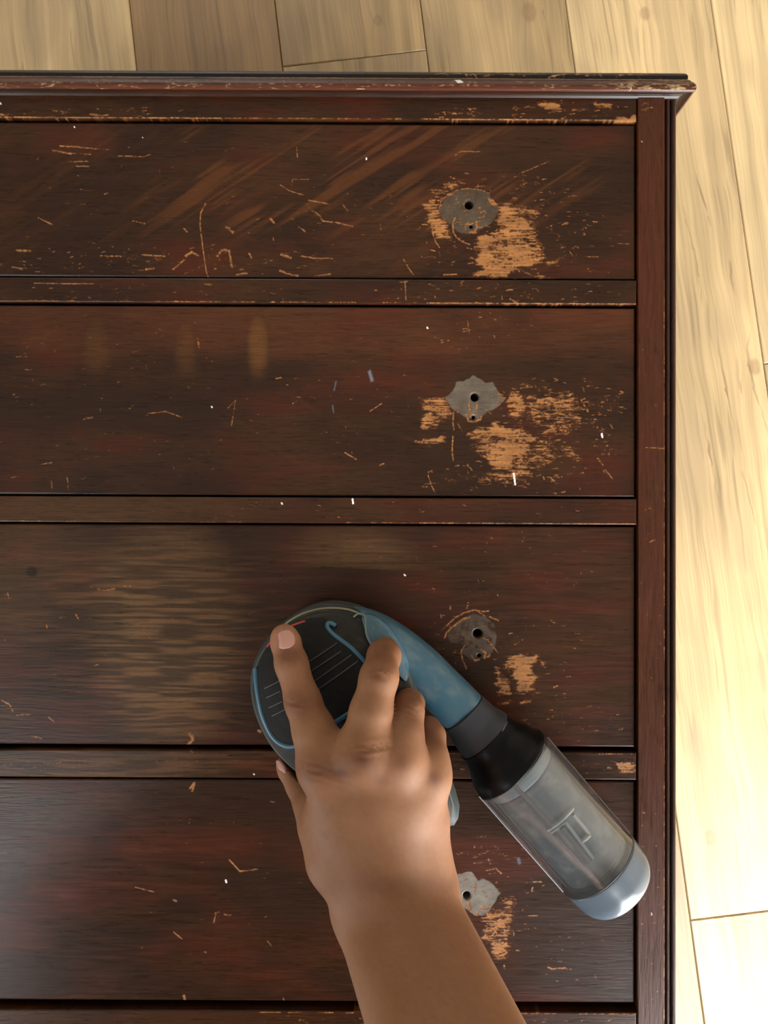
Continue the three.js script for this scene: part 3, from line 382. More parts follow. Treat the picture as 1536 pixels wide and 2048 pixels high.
// rails between the drawers
const edge = (y, x0, x1, n, s = 0.85) => { const R = rng(Math.round(y)); const out = []; for (let i = 0; i < n; i++) { const x = x0 + (x1 - x0) * R(), l = 8 + 60 * R() * R(); out.push(ln(s * (0.45 + 0.55 * R()), 0.8 + 1.3 * R(), [[x, y + 0.005 * (x - RX)], [x + l, y + 0.005 * (x + l - RX)]])); } return out; };
const railSpecs = [
  [[XL, YT, XR, 241.5], -0.0006, [...edge(239.5, -700, 1270, 100), ...edge(240, 0, 460, 40, 1), ...edge(240, 900, 1270, 40, 1), ['poly', 's', 1, 3, [[1225, 243], [1240, 232], [1258, 238], [1268, 228], [1275, 233], [1275, 247], [1225, 247]]], ['poly', 'w', 0.8, 3, [[1075, 206], [1118, 206], [1122, 222], [1080, 220]]], ['poly', 'w', 0.75, 3, [[1185, 205], [1225, 207], [1222, 216], [1192, 215]]], ['dots', 's', 0.7, 60, 1130, 222, 140, 22, 3], ['dots', 's', 0.7, 24, 930, 228, 60, 14, 3], ['dots', 's', 0.7, 34, 210, 226, 200, 12, 3], ln(0.9, 3, [[180, 228], [200, 231], [215, 230]]), ln(0.9, 3, [[0, 228], [18, 233]]), ['line', 'p', 0.9, 2, [[0, 205], [1, 208]]], ['line', 'p', 0.5, 2, [[262, 213], [263, 214]]]], { seed: 31, dark: 0.08 }],
  [[XL, 560, XR, 609.5], -0.0006, [...edge(607.5, -700, 1270, 90, 0.75), ...edge(608, 840, 1272, 50, 1), ln(0.95, 1.8, [[68, 566], [130, 567], [186, 567]]), ln(0.9, 2, [[410, 568], [422, 569]]), ln(0.8, 2, [[810, 562], [812, 600]]), ln(0.7, 2, [[800, 564], [815, 562]]), ln(0.9, 3, [[1020, 598], [1034, 606]]), ln(0.8, 2.4, [[1013, 580], [1026, 579]]), ['dots', 's', 0.6, 60, 1000, 585, 260, 24, 2.6], ['dots', 's', 0.5, 60, 300, 590, 340, 22, 2.4]], { seed: 32, dark: 0.06 }],
  [[XL, 998, XR, 1050], -0.0006, [...edge(1048, -700, 1270, 50, 0.6), ...edge(1048, 850, 1272, 30, 0.85), ['line', 'p', 1, 2.8, [[705, 998], [706, 1007]]], ['line', 'p', 0.9, 2.8, [[563, 1006], [564, 1008]]], ['dots', 's', 0.5, 60, 600, 1020, 650, 22, 2.4]], { seed: 33, dark: -0.04, tint: (x, y) => [0.076, 0.034, 0.012, 0.6 * bx(x, y, 250, 1020, 330, 60, 2)] }],
  [[XL, 1506, XR, 1561], -0.0008, [...edge(1509, 800, 1270, 24, 0.7), ['poly', 'w', 0.8, 4, [[1235, 1528], [1272, 1520], [1272, 1545], [1240, 1548]]], ['dots', 's', 0.6, 60, 1080, 1530, 190, 24, 2.8], ['dots', 's', 0.5, 40, 300, 1530, 320, 22, 2.4], ['line', 'p', 0.8, 2.4, [[507, 1549], [508, 1550]]], ln(0.6, 3, [[380, 1503], [384, 1506]])], { seed: 34, dark: -0.02, coarse: () => 0.7, tint: (x, y) => [0.068, 0.034, 0.0135, 0.5 * bx(x, y, 250, 1530, 260, 60, 2)] }],
  [[XL, 2027, XR, YB], -0.0008, [...edge(2030, 500, 1270, 40, 0.9), ['dots', 's', 0.6, 60, 900, 2040, 360, 20, 3]], { seed: 35, red: 0.05 }],
];
for (const [b, h, marks, o] of railSpecs) { const m = board({ x0: b[0], y0: b[1], x1: b[2], y1: b[3], marks, ...o }); mesh('rail', panel(...b, h - 0.02, h, 0.0008), m, chest); }
// stiles: flat, then a reeded outer edge
const stileMarks = [['dots', 's', 0.5, 70, 1303, 1200, 26, 800, 2.4, 1.2], ['dots', 's', 0.6, 30, 1303, 1800, 26, 240, 2.6, 1.2], ...[[560, 1012], [900, 1905], [1700, 2035]].flatMap(([a, b]) => { const R = rng(a), o = []; for (let i = 0; i < 26; i++) { const y = a + (b - a) * R(); o.push(ln(0.6, 1.3, [[1329, y], [1329.5, y + 10 + 40 * R()]])); } return o; }), ln(0.7, 2, [[1292, 895], [1328, 897]]), ln(0.8, 2.4, [[1300, 1084], [1310, 1080]]), ['line', 'p', 0.5, 2.6, [[1283, 282], [1284, 284]]], ['line', 'p', 0.5, 2.6, [[1303, 1826], [1304, 1830]]], ['dots', 's', 0.7, 12, 1285, 215, 20, 18, 3]];
const stileMat = board({ x0: XR, y0: YT, x1: X1, y1: YB, seed: 51, vertical: true, red: 0.10, dark: -0.06, rough: 0.30, marks: stileMarks, tint: (x) => x > 1331 ? [0.034, 0.018, 0.013, 0.75] : [0.062, 0.0165, 0.0066, 0.55] });
for (const s of [1, -1]) {
  const u = [[1276, -0.02], [1276, -0.0009], [1277.2, 0], [1328.2, 0], [1330, -0.0007], [1331, -0.0034], [1332.5, -0.0036], [1334, -0.0024], [1336.5, -0.0013], [1339.5, -0.0013], [1342, -0.0024], [1343.2, -0.0040], [1344.6, -0.0040], [1346, -0.0026], [1348.5, -0.0016], [1352, -0.0016], [1355.3, -0.0030], [1357.5, -0.0056], [1357.5, -0.02]];
  const pos = [], uv = [], idx = [], q = u.map(([x, h]) => [wx(x), h]), n = q.length;
  for (let e = 0; e < 2; e++) q.forEach(([x, h], i) => { const X = s > 0 ? x : wx(X0) + (wx(X1) - x); pos.push(X, h, wz(e ? YB : YT)); uv.push((u[i][0] - XR) / (X1 - XR), e ? 0 : 1); });
  for (let i = 0; i + 1 < n; i++) s > 0 ? idx.push(i, n + i, i + 1, i + 1, n + i, n + i + 1) : idx.push(i, i + 1, n + i, i + 1, n + i + 1, n + i);
  idx.push(...(s > 0 ? [0, n - 1, n, n, n - 1, 2 * n - 1] : [0, n, n - 1, n, 2 * n - 1, n - 1]));
  let g = new THREE.BufferGeometry(); g.setAttribute('position', new THREE.Float32BufferAttribute(pos, 3)); g.setAttribute('uv', new THREE.Float32BufferAttribute(uv, 2)); g.setIndex(idx);
  mesh('stile', skewed(g.toNonIndexed()), stileMat, chest);
}
{
  const box = (x0, x1, y0, y1, z0, z1) => { const g = new THREE.BoxGeometry(x1 - x0, y1 - y0, z1 - z0); g.translate((x0 + x1) / 2, (y0 + y1) / 2, (z0 + z1) / 2); return skewed(g); };
  const L = wx(X0), Rr = wx(X1), zt = wz(YT), zb = wz(YB);
  mesh('side_panel', box(Rr - 0.018, Rr - 0.0005, -DEPTH, -0.0202, zt, zb), sideWood, chest); mesh('side_panel', box(L + 0.0005, L + 0.018, -DEPTH, -0.0202, zt, zb), sideWood, chest);
  mesh('back_panel', box(L + 0.018, Rr - 0.018, -DEPTH, -DEPTH + 0.008, zt, zb), inner, chest);
  mesh('bottom_panel', box(L + 0.018, Rr - 0.018, -DEPTH + 0.008, -0.0202, zb - 0.016, zb), inner, chest);
  // dust boards behind the rails close the gaps to the dark inside
  for (const y of [584, 1024, 1534]) mesh('dust_board', box(L + 0.018, Rr - 0.018, -DEPTH + 0.03, -0.0206, wz(y) - 0.004, wz(y) + 0.004), inner, chest);
  // the top: a moulded edge swept round front and sides.  [outward, photo row at the front]
  const prof = [[-0.0005, 197], [0.0006, 192], [0.0020, 188], [0.0042, 185.4], [0.0062, 184.2], [0.0068, 182.4], [0.0078, 179], [0.0082, 174.5], [0.0080, 169.5], [0.0070, 165], [0.0055, 162], [0.0054, 160.4], [0.0046, 159.6], [0.0042, 158], [0.0043, 151], [0.0037, 147.8], [0.0022, 146.2]];
  const back = -DEPTH - 0.022, pos = [], uv = [], idx = [], n = prof.length, k = 4;
  const corner = [(o) => [L - o, back], (o) => [L - o, o], (o) => [Rr + o, o], (o) => [Rr + o, back]], run = [0, 0.15, 0.85, 1];
  for (let c = 0; c < k; c++) prof.forEach(([o, py], i) => { const [x, y] = corner[c](o); pos.push(x, y, (py - 1024) * (D - Math.max(y, -0.002)) / F); uv.push(run[c], i / (n - 1)); });
  for (let c = 0; c < k - 1; c++) for (let i = 0; i + 1 < n; i++) { const a = c * n + i, b = a + n; idx.push(a, b, a + 1, a + 1, b, b + 1); }
  const cap = (i, flip) => { const q = [0, 1, 2, 3].map((c) => c * n + i); flip ? idx.push(q[0], q[1], q[2], q[0], q[2], q[3]) : idx.push(q[0], q[2], q[1], q[0], q[3], q[2]); };
  // level the rows of the mouldings: the sides keep the front's rows
  for (let c = 0; c < k; c += 3) for (let i = 0; i < n; i++) pos[(c * n + i) * 3 + 2] = pos[((c ? 2 : 1) * n + i) * 3 + 2];
  cap(n - 1, true); cap(0, false);
  for (let i = 1; i + 1 < n; i++) { idx.push(0, i, i + 1, 3 * n, 3 * n + i + 1, 3 * n + i); }
  let g = new THREE.BufferGeometry(); g.setAttribute('position', new THREE.Float32BufferAttribute(pos, 3)); g.setAttribute('uv', new THREE.Float32BufferAttribute(uv, 2)); g.setIndex(idx);
  g = skewed(g.toNonIndexed());
  const wornTop = board({ x0: 0, y0: 0, x1: 2048, y1: 64, seed: 61, dark: -0.05, red: 0.08, rough: 0.30, tint: (x, y) => y < 13 ? [0.0075, 0.005, 0.0035, 0.88] : y > 46 ? [0.014, 0.007, 0.0045, 0.7] : y > 22 ? [0.082, 0.022, 0.0105, 0.55] : [0.02, 0.01, 0.006, 0.4],
    marks: [...[[20, 2010, 190, 1.25, 15.0, 3.0], [60, 1990, 60, 0.5, 33, 2]].flatMap(([x0, x1, n, q, y, w]) => { const R = rng(n), o = []; for (let i = 0; i < n; i++) { const x = x0 + (x1 - x0) * R(), l = 10 + 50 * R(); o.push(['line', 's', q * (0.6 + 0.4 * R()), w * (0.6 + 0.8 * R()), [[x, y + R() * 2 + 0.005 * (x - RX)], [x + l, y + R() * 2 + 0.005 * (x + l - RX)]]]); } return o; }),
      ['dots', 's', 0.9, 60, 1690, 32, 60, 12, 3.4, 3], ['dots', 's', 0.6, 140, 1000, 34, 690, 10, 2.2, 5], ['dots', 's', 0.7, 60, 1560, 6, 150, 5, 2.6, 5], ['poly', 'p', 0.8, 2, [[1441, 24], [1450, 22], [1451, 30], [1443, 31]].map(([x, y]) => [x, y + 0.005 * (x - RX)])], ...[[590, 26], [760, 20]].map(([x, y]) => ['line', 'p', 0.7, 2, [[x, y + 0.005 * (x - RX)], [x + 1, y + 3 + 0.005 * (x - RX)]]])], bare: [0.30, 0.20, 0.10] });
  mesh('table_top', g, wornTop, chest);
  { const zt2 = (146.2 - 1024) * (D + 0.002) / F, q2 = new THREE.BoxGeometry(Rr - L, -back - 0.010, 0.0008); q2.translate((L + Rr) / 2, back / 2 - 0.003, zt2 - 0.0001); mesh('top_panel', skewed(q2), sideWood, chest); }
}
inChestFrame(chest);
// ------------------------------------------------------------------ the cordless detail sander lying on the drawers
const HC = at(645, 1378, 0.03);                        // middle of the sander's head
function polar(pts, h) {                               // closed outline in photo pixels at height h -> radius by direction round HC
  const c = new THREE.CatmullRomCurve3(pts.map(([x, y]) => at(x, y, h)), true, 'centripetal'), N = 720, tab = new Float32Array(N);
  const q = c.getPoints(2400).map((p) => [Math.atan2(p.z - HC.z, p.x - HC.x), Math.hypot(p.x - HC.x, p.z - HC.z)]);
  for (const [a, r] of q) { const i = ((Math.round(a / (2 * Math.PI) * N) % N) + N) % N; tab[i] = Math.max(tab[i], r); }
  for (let i = 0; i < N; i++) if (!tab[i]) tab[i] = tab[(i + N - 1) % N] || tab[(i + 1) % N];
  return (a) => { const u = (a / (2 * Math.PI) * N + N * 2) % N, i = Math.floor(u), f = u - i; return tab[i % N] * (1 - f) + tab[(i + 1) % N] * f; };
}
const headR = polar([[650, 1205], [700, 1209], [748, 1228], [790, 1262], [818, 1310], [836, 1370], [852, 1440], [880, 1505], [904, 1565], [917, 1608], [908, 1640], [870, 1640], [800, 1622], [720, 1598], [650, 1568], [595, 1533], [550, 1488], [520, 1435], [507, 1388], [506, 1345], [519, 1302], [546, 1264], [588, 1228], [618, 1212]], 0.03);
function deckH(x, z) { const dx = x - HC.x, dz = z - HC.z, r = Math.hypot(dx, dz) / headR(Math.atan2(dz, dx)); return r >= 1 ? 0.03 : 0.0440 + 0.0145 * (1 - Math.pow(Math.min(1, r / 0.97), 2.6)) - (r > 0.93 ? 0.35 * (r - 0.93) * 0.2 : 0); }
function grid(rings, closedTop, closedBottom) {        // rings of equal length, smooth
  const n = rings[0].length, pos = [], idx = [], uv = [];
  rings.forEach((r, k) => r.forEach((p, i) => { pos.push(p.x, p.y, p.z); uv.push(i / n, k / (rings.length - 1)); }));
  for (let k = 0; k + 1 < rings.length; k++) for (let i = 0; i < n; i++) { const a = k * n + i, b = k * n + (i + 1) % n; idx.push(a, a + n, b, b, a + n, b + n); }
  const cap = (k, up) => { const c = new THREE.Vector3(); rings[k].forEach((p) => c.add(p)); c.divideScalar(n); const m = pos.length / 3; pos.push(c.x, c.y, c.z); uv.push(0.5, 0.5); for (let i = 0; i < n; i++) { const a = k * n + i, b = k * n + (i + 1) % n; up ? idx.push(a, m, b) : idx.push(a, b, m); } };
  if (closedBottom) cap(0, false); if (closedTop) cap(rings.length - 1, true);
  const g = new THREE.BufferGeometry(); g.setAttribute('position', new THREE.Float32BufferAttribute(pos, 3)); g.setAttribute('uv', new THREE.Float32BufferAttribute(uv, 2)); g.setIndex(idx); g.computeVertexNormals(); return g;
}
const headRing = (s, h, N = 144) => Array.from({ length: N }, (_, i) => { const a = i / N * 2 * Math.PI, r = headR(a) * s; return V(HC.x + Math.cos(a) * r, typeof h === 'function' ? h(a, r) : h, HC.z + Math.sin(a) * r); });
function tube(pts, r, seg = 60, flat = 1) { const g = new THREE.TubeGeometry(new THREE.CatmullRomCurve3(pts, false, 'centripetal'), seg, r, 8, false); return g; }
// a body swept along an axis in the chest frame: stations [px, py, h, halfwidth px, halfheight m]
function swept(st, N = 40, power = 2, sub = 10) {
  const c = new THREE.CatmullRomCurve3(st.map((s) => at(s[0], s[1], s[2])), false, 'centripetal'), M = (st.length - 1) * sub, rings = [];
  for (let k = 0; k <= M; k++) {
    const f = k / sub, i = Math.min(st.length - 2, Math.floor(f)), t = f - i, a = st[i], b = st[i + 1], p0 = st[Math.max(0, i - 1)], p3 = st[Math.min(st.length - 1, i + 2)];
    const cr = (q) => { const A = p0[q], B = a[q], C = b[q], E = p3[q]; return 0.5 * (2 * B + (C - A) * t + (2 * A - 5 * B + 4 * C - E) * t * t + (3 * B - A - 3 * C + E) * t * t * t); };
    const u = (i + t) / (st.length - 1), P = c.getPoint(u), tan = c.getTangent(u), side = V(-tan.z, 0, tan.x).normalize(), up = V().crossVectors(side, tan).normalize(); if (up.y < 0) up.negate();
    const hw = Math.max(0.0004, cr(3)) * (D - P.y) / F, hh = Math.max(0.0004, cr(4));
    rings.push(Array.from({ length: N }, (_, j) => { const th = j / N * 2 * Math.PI, cs = Math.cos(th), sn = Math.sin(th), e = 2 / power; return P.clone().addScaledVector(side, -Math.sign(cs) * Math.pow(Math.abs(cs), e) * hw).addScaledVector(up, Math.sign(sn) * Math.pow(Math.abs(sn), e) * hh); }));
  }
  return rings;
}
const grainTex = dataTex(256, 256, (a) => { const r = rng(5); for (let i = 0; i < a.length; i += 4) { a[i] = a[i + 1] = a[i + 2] = 90 + 140 * r(); a[i + 3] = 255; } }); grainTex.repeat.set(14, 14);
const dusty = (c, seed, d = 0.35) => { const t = dataTex(512, 256, (a) => { for (let j = 0; j < 256; j++) for (let i = 0; i < 512; i++) { const q = (j * 512 + i) * 4, w = d * sm(0.42, 0.8, fbm(i / 26, j / 17, seed, 4)) + 0.05 * noise(i * 0.9, j * 0.9, seed); a[q] = enc(mix(c[0], 0.30, w)); a[q + 1] = enc(mix(c[1], 0.27, w)); a[q + 2] = enc(mix(c[2], 0.21, w)); a[q + 3] = 255; } }, true); return t; };
const blue = std({ map: dusty([0.020, 0.074, 0.108], 3, 0.13), roughness: 0.40 });
const bluePipe = std({ color: rgb(0.035, 0.115, 0.175), roughness: 0.45 });
const phys = (o) => new THREE.MeshPhysicalMaterial(o);
const rubber = phys({ map: dusty([0.0065, 0.007, 0.007], 8, 0.015), roughness: 0.75, specularIntensity: 0.35, bumpMap: grainTex, bumpScale: 0.00012 });
const charcoal = phys({ map: dusty([0.0105, 0.0092, 0.0075], 9, 0.07), roughness: 0.65, specularIntensity: 0.45 });
const slate = std({ map: dusty([0.050, 0.066, 0.072], 12, 0.3), roughness: 0.5 });
const sander = new THREE.Group(); sander.name = 'detail_sander'; scene.add(sander);
tag(sander, 'blue and black cordless detail sander with a clear dust canister, held down by the hand', 'power tool');
mesh('sanding_pad', grid([headRing(0.90, 0.0004), headRing(0.955, 0.0006), headRing(0.962, 0.004), headRing(0.96, 0.0095), headRing(0.92, 0.011)], true, true), phys({ color: rgb(0.05, 0.075, 0.09), roughness: 0.65, specularIntensity: 0.5 }), sander);
mesh('lower_housing', grid([headRing(0.90, 0.0112), headRing(0.965, 0.0125), headRing(0.985, 0.018), headRing(1, 0.028), headRing(1, 0.034), headRing(0.992, 0.039), headRing(0.975, 0.0425), headRing(0.95, 0.0446), headRing(0.925, 0.0450)], true, true), phys({ map: dusty([0.020, 0.030, 0.030], 4, 0.22), roughness: 0.55, specularIntensity: 0.45 }), sander);
{ // the dark deck on top, a shallow dome
  const N = 144, rings = [headRing(0.935, 0.0440)];
  for (const s of [0.93, 0.92, 0.90, 0.86, 0.80, 0.7, 0.58, 0.45, 0.3, 0.15, 0.02]) rings.push(Array.from({ length: N }, (_, i) => { const a = i / N * 2 * Math.PI, r = headR(a) * s, x = HC.x + Math.cos(a) * r, z = HC.z + Math.sin(a) * r; return V(x, deckH(x, z) + (s > 0.925 ? 0.0006 : 0.0012), z); }));
  mesh('top_deck', grid(rings, true, false), charcoal, sander);
}
// the rubber grip: its own outline on the deck, framed by blue piping
const gp = [[652, 1240], [667, 1262], [700, 1291], [733, 1324], [770, 1362], [790, 1400], [770, 1420], [720, 1408], [690, 1424], [664, 1440], [625, 1470], [583, 1489], [562, 1486], [546, 1472], [528, 1436], [517, 1395], [513, 1352], [524, 1308], [552, 1272], [586, 1250], [620, 1240]];
const gripTop = (x, z) => deckH(x, z) + 0.0030;
const GC = at(640, 1362, 0.054);
{
  const c = new THREE.CatmullRomCurve3(gp.map(([x, y]) => at(x, y, 0.052)), true, 'centripetal'), N = 160, base = c.getSpacedPoints(N).slice(0, N), rings = [];
  for (const [s, dy] of [[1.0, -0.002], [1.0, 0.0016], [0.99, 0.0026], [0.965, 0.0030], [0.85, 0.0030], [0.7, 0.0030], [0.52, 0.0030], [0.34, 0.0030], [0.17, 0.003], [0.02, 0.003]]) rings.push(base.map((p) => { const x = mix(GC.x, p.x, s), z = mix(GC.z, p.z, s); return V(x, deckH(x, z) + dy, z); }));
  const grip = mesh('rubber_grip', grid(rings.reverse().map((r) => r).reverse(), true, false), rubber, sander);
  const ridgeMat = std({ color: rgb(0.040, 0.041, 0.045), roughness: 0.45 });
  for (const [a, b] of [[[612, 1327], [674, 1287]], [[619, 1343], [682, 1303]], [[628, 1361], [703, 1310]], [[632, 1380], [716, 1322]], [[527, 1380], [560, 1361]], [[531, 1398], [562, 1381]], [[536, 1418], [566, 1401]], [[543, 1434], [570, 1418]]])
    mesh('grip_ridge', tube(Array.from({ length: 9 }, (_, i) => { const p = at(mix(a[0], b[0], i / 8), mix(a[1], b[1], i / 8), 0.058); p.y = gripTop(p.x, p.z) + 0.0001; return p; }), 0.00042, 16), ridgeMat, grip);
  const pipe = (pts, r) => tube(pts.map(([x, y]) => { const p = at(x, y, 0.052); p.y = deckH(p.x, p.z) + 0.0022; return p; }), r, 80);
  mesh('piping', pipe([[509, 1340], [511, 1362], [517, 1398], [527, 1437], [546, 1474], [563, 1487], [583, 1490], [625, 1471], [664, 1441], [692, 1423], [720, 1407], [760, 1400]], 0.00160), bluePipe, sander);
  mesh('piping', pipe([[672, 1252], [664, 1248], [656, 1247], [655, 1254], [664, 1265], [680, 1277], [701, 1292], [718, 1308], [735, 1326], [760, 1352]], 0.00135), bluePipe, sander);
  mesh('indicator_strip', pipe([[533, 1297], [538, 1289], [552, 1273], [575, 1257], [592, 1250], [610, 1244]], 0.0008), std({ color: rgb(0.42, 0.05, 0.04), roughness: 0.4 }), sander);
  // the light moulding line that runs round the top of the rim
  mesh('rim_line', tube([[546, 1272], [575, 1245], [610, 1226], [650, 1217], [695, 1219], [722, 1229], [745, 1240]].map(([x, y]) => at(x, y, 0.0445)), 0.0007, 80), std({ color: rgb(0.20, 0.175, 0.11), roughness: 0.6 }), sander);
}
const neckSt = [[672, 1240, 0.034, 20, 0.006], [704, 1245, 0.034, 33, 0.0100], [742, 1260, 0.033, 39, 0.0120], [786, 1290, 0.031, 44, 0.0132], [834, 1331, 0.030, 47, 0.0138], [881, 1377, 0.030, 47, 0.0138], [929, 1426, 0.030, 48, 0.0138]];
mesh('neck', grid(swept(neckSt, 48, 2.25), true, true), blue, sander);
{ // where the neck overlaps the deck: a thin blue saddle with a pale edge
  const sp = [[724, 1232], [745, 1231], [772, 1248], [800, 1285], [818, 1330], [812, 1362], [790, 1340], [768, 1312], [748, 1296], [738, 1282], [731, 1262]], c = new THREE.CatmullRomCurve3(sp.map(([x, y]) => at(x, y, 0.047)), true, 'centripetal'), base = c.getSpacedPoints(120).slice(0, 120), m = at(772, 1288, 0.047), rings = [];
  for (const [q, dy] of [[1, -0.004], [1, 0.0020], [0.97, 0.0030], [0.9, 0.0034], [0.6, 0.0036], [0.3, 0.0036], [0.02, 0.0036]]) rings.push(base.map((p) => { const x = mix(m.x, p.x, q), z = mix(m.z, p.z, q); return V(x, Math.max(deckH(x, z), 0.0425) + dy, z); }));
  const sd = mesh('neck_saddle', grid(rings, true, false), blue, sander);
  mesh('saddle_edge', tube([[706, 1234], [718, 1228], [728, 1232], [731, 1250], [733, 1266], [741, 1283], [752, 1297], [770, 1312]].map(([x, y]) => { const p = at(x, y, 0.048); p.y = Math.max(deckH(p.x, p.z), 0.0425) + 0.0030; return p; }), 0.0006, 60), std({ color: rgb(0.13, 0.17, 0.16), roughness: 0.6 }), sd);
}
const cd_ = [0.655, 0.755], cax = (t) => [1025 + cd_[0] * t, 1531 + cd_[1] * t], CH = 0.0302, rad = (px) => px * (D - CH) / F;
const st = (t, hw, h = CH) => [...cax(t), h, hw, rad(hw)];
mesh('collar_sleeve', grid(swept([[926, 1423, 0.030, 49.5, 0.0146], [940, 1439, 0.030, 52, 0.0152], [953, 1455, 0.030, 56, 0.0162], [972, 1474, 0.030, 62, 0.0185]], 48, 2.1), true, true), std({ color: rgb(0.014, 0.017, 0.022), roughness: 0.5 }), sander);
mesh('collar', grid(swept([[969, 1471, 0.030, 62.5, 0.0187], [984, 1487, 0.030, 67, 0.0200], [1000, 1504, 0.0302, 77, 0.0230], [1014, 1520, 0.0302, 86, 0.0258], [1024, 1530, 0.0302, 89.5, rad(89.5)]], 56, 2), true, true), new THREE.MeshPhysicalMaterial({ color: rgb(0.0035, 0.0035, 0.004), roughness: 0.3, specularIntensity: 0.28 }), sander);
{
  const clear = new THREE.MeshPhysicalMaterial({ color: rgb(0.84, 0.87, 0.89), transmission: 0.97, thickness: 0, roughness: 0.09, ior: 1.65, side: THREE.DoubleSide });
  const can = mesh('dust_canister', grid(swept([st(0, 90), st(60, 89.5), st(130, 89), st(200, 88.5), st(258, 88)], 64, 2), false, false), clear, sander);
  mesh('inner_wall', grid(swept([st(1, 80), st(60, 79.5), st(130, 79), st(200, 78.5), st(252, 78), st(256, 74)], 64, 2), false, false), clear, can);
  const frost = std({ map: dusty([0.15, 0.17, 0.18], 21, 0.4), roughness: 0.5 });
  mesh('inner_band', grid(swept([st(2, 76), st(10, 77), st(24, 76.5), st(27, 74)], 56, 2, 4), true, true), frost, can);
  const dust = std({ map: dusty([0.034, 0.039, 0.041], 22, 0.34), roughness: 0.7 });
  mesh('dust_chamber', grid(swept([st(27, 72), st(60, 72), st(130, 72), st(200, 71), st(246, 70), st(250, 66)], 56, 2.4, 6), true, true), dust, can);
  const put = (t, u, h) => { const [x, y] = cax(t); return at(x + cd_[1] * u, y - cd_[0] * u, h); };      // t along the axis, u across it to the upper right
  const bar = (pts, r, m, nm) => mesh(nm, tube(pts, r, 20), m, can);
  const pale = std({ color: rgb(0.24, 0.24, 0.21), roughness: 0.6 }), dim = std({ color: rgb(0.06, 0.052, 0.05), roughness: 0.7 });
  const top = (u) => CH + rad(72) * Math.pow(Math.max(0, 1 - Math.pow(Math.abs(u) / 72, 2.4)), 1 / 2.4) + 0.0004;
  const bp = (list) => list.map(([t, u]) => put(t, u, top(u)));
  bar(bp([[143, -32], [146, -10], [146, 12], [143, 36]]), 0.0013, pale, 'flap_edge'); bar(bp([[152, -30], [154, -8], [154, 8]]), 0.0008, pale, 'flap_edge');
  bar(bp([[154, 6], [180, 4], [212, 2], [246, 0]]), 0.0012, pale, 'chute_rib'); bar(bp([[154, 27], [180, 27], [205, 26]]), 0.0011, pale, 'chute_rib'); bar(bp([[205, 5], [206, 16], [205, 26]]), 0.0014, pale, 'chute_rib');
  bar(bp([[30, -22], [80, -22], [143, -22]]), 0.0018, dim, 'chute_groove'); bar(bp([[158, -6], [200, -8], [246, -10]]), 0.0018, dim, 'chute_groove'); bar(bp([[160, -26], [200, -26], [246, -26]]), 0.0012, dim, 'chute_groove');
  const seam = std({ color: rgb(0.46, 0.48, 0.50), roughness: 0.25 }), seam2 = std({ color: rgb(0.07, 0.065, 0.06), roughness: 0.3 }), shade = std({ color: rgb(0.02, 0.02, 0.022), roughness: 0.6 });
  for (const s of [-1, 1]) { bar([put(3, s * 89.6, CH), put(80, s * 89.1, CH), put(170, s * 88.5, CH), put(257, s * 87.8, CH)], s < 0 ? 0.0008 : 0.0005, s < 0 ? seam : seam2, 'canister_seam'); bar([put(26, s * 78, CH + 0.004), put(110, s * 77.4, CH + 0.004), put(200, s * 76.6, CH + 0.004), put(250, s * 76, CH + 0.004)], 0.0007, shade, 'chamber_edge'); }
  mesh('gasket', grid(swept([st(256.6, 88.1), st(258.2, 88.4), st(259.8, 88.1)], 56, 2, 3), true, true), std({ color: rgb(0.012, 0.012, 0.014), roughness: 0.5 }), can);
  mesh('canister_cap', grid(swept([st(259, 87), st(262, 88.5), st(285, 86.5), st(304, 84.5), st(318, 80), st(329, 72), st(336, 60), st(340.5, 43), st(342.5, 22), st(343, 3)], 64, 2, 6), true, true), std({ color: rgb(0.070, 0.092, 0.115), roughness: 0.26 }), sander);
}
inChestFrame(sander);
// ------------------------------------------------------------------ the person: one continuous skin from a distance field
const cap3 = (a, b, ra, rb) => { const ab = V().subVectors(b, a), l2 = ab.lengthSq() + 1e-12; return { a, ab, l2, ra, rb }; };
function dcap(c, x, y, z) { const px = x - c.a.x, py = y - c.a.y, pz = z - c.a.z; let t = (px * c.ab.x + py * c.ab.y + pz * c.ab.z) / c.l2; t = t < 0 ? 0 : t > 1 ? 1 : t; const dx = px - c.ab.x * t, dy = py - c.ab.y * t, dz = pz - c.ab.z * t; return Math.sqrt(dx * dx + dy * dy + dz * dz) - (c.ra + (c.rb - c.ra) * t); }
const smin = (a, b, k) => { const h = Math.max(k - Math.abs(a - b), 0) / k; return Math.min(a, b) - h * h * k * 0.25; };
function chain(pts, k = 0.004) { const cs = []; for (let i = 0; i + 1 < pts.length; i++) cs.push(cap3(pts[i][0], pts[i + 1][0], pts[i][1], pts[i + 1][1])); return (x, y, z) => { let d = 1e9; for (const c of cs) d = smin(d, dcap(c, x, y, z), k); return d; }; }
function ball(c, r) { return (x, y, z) => Math.hypot(x - c.x, y - c.y, z - c.z) - r; }
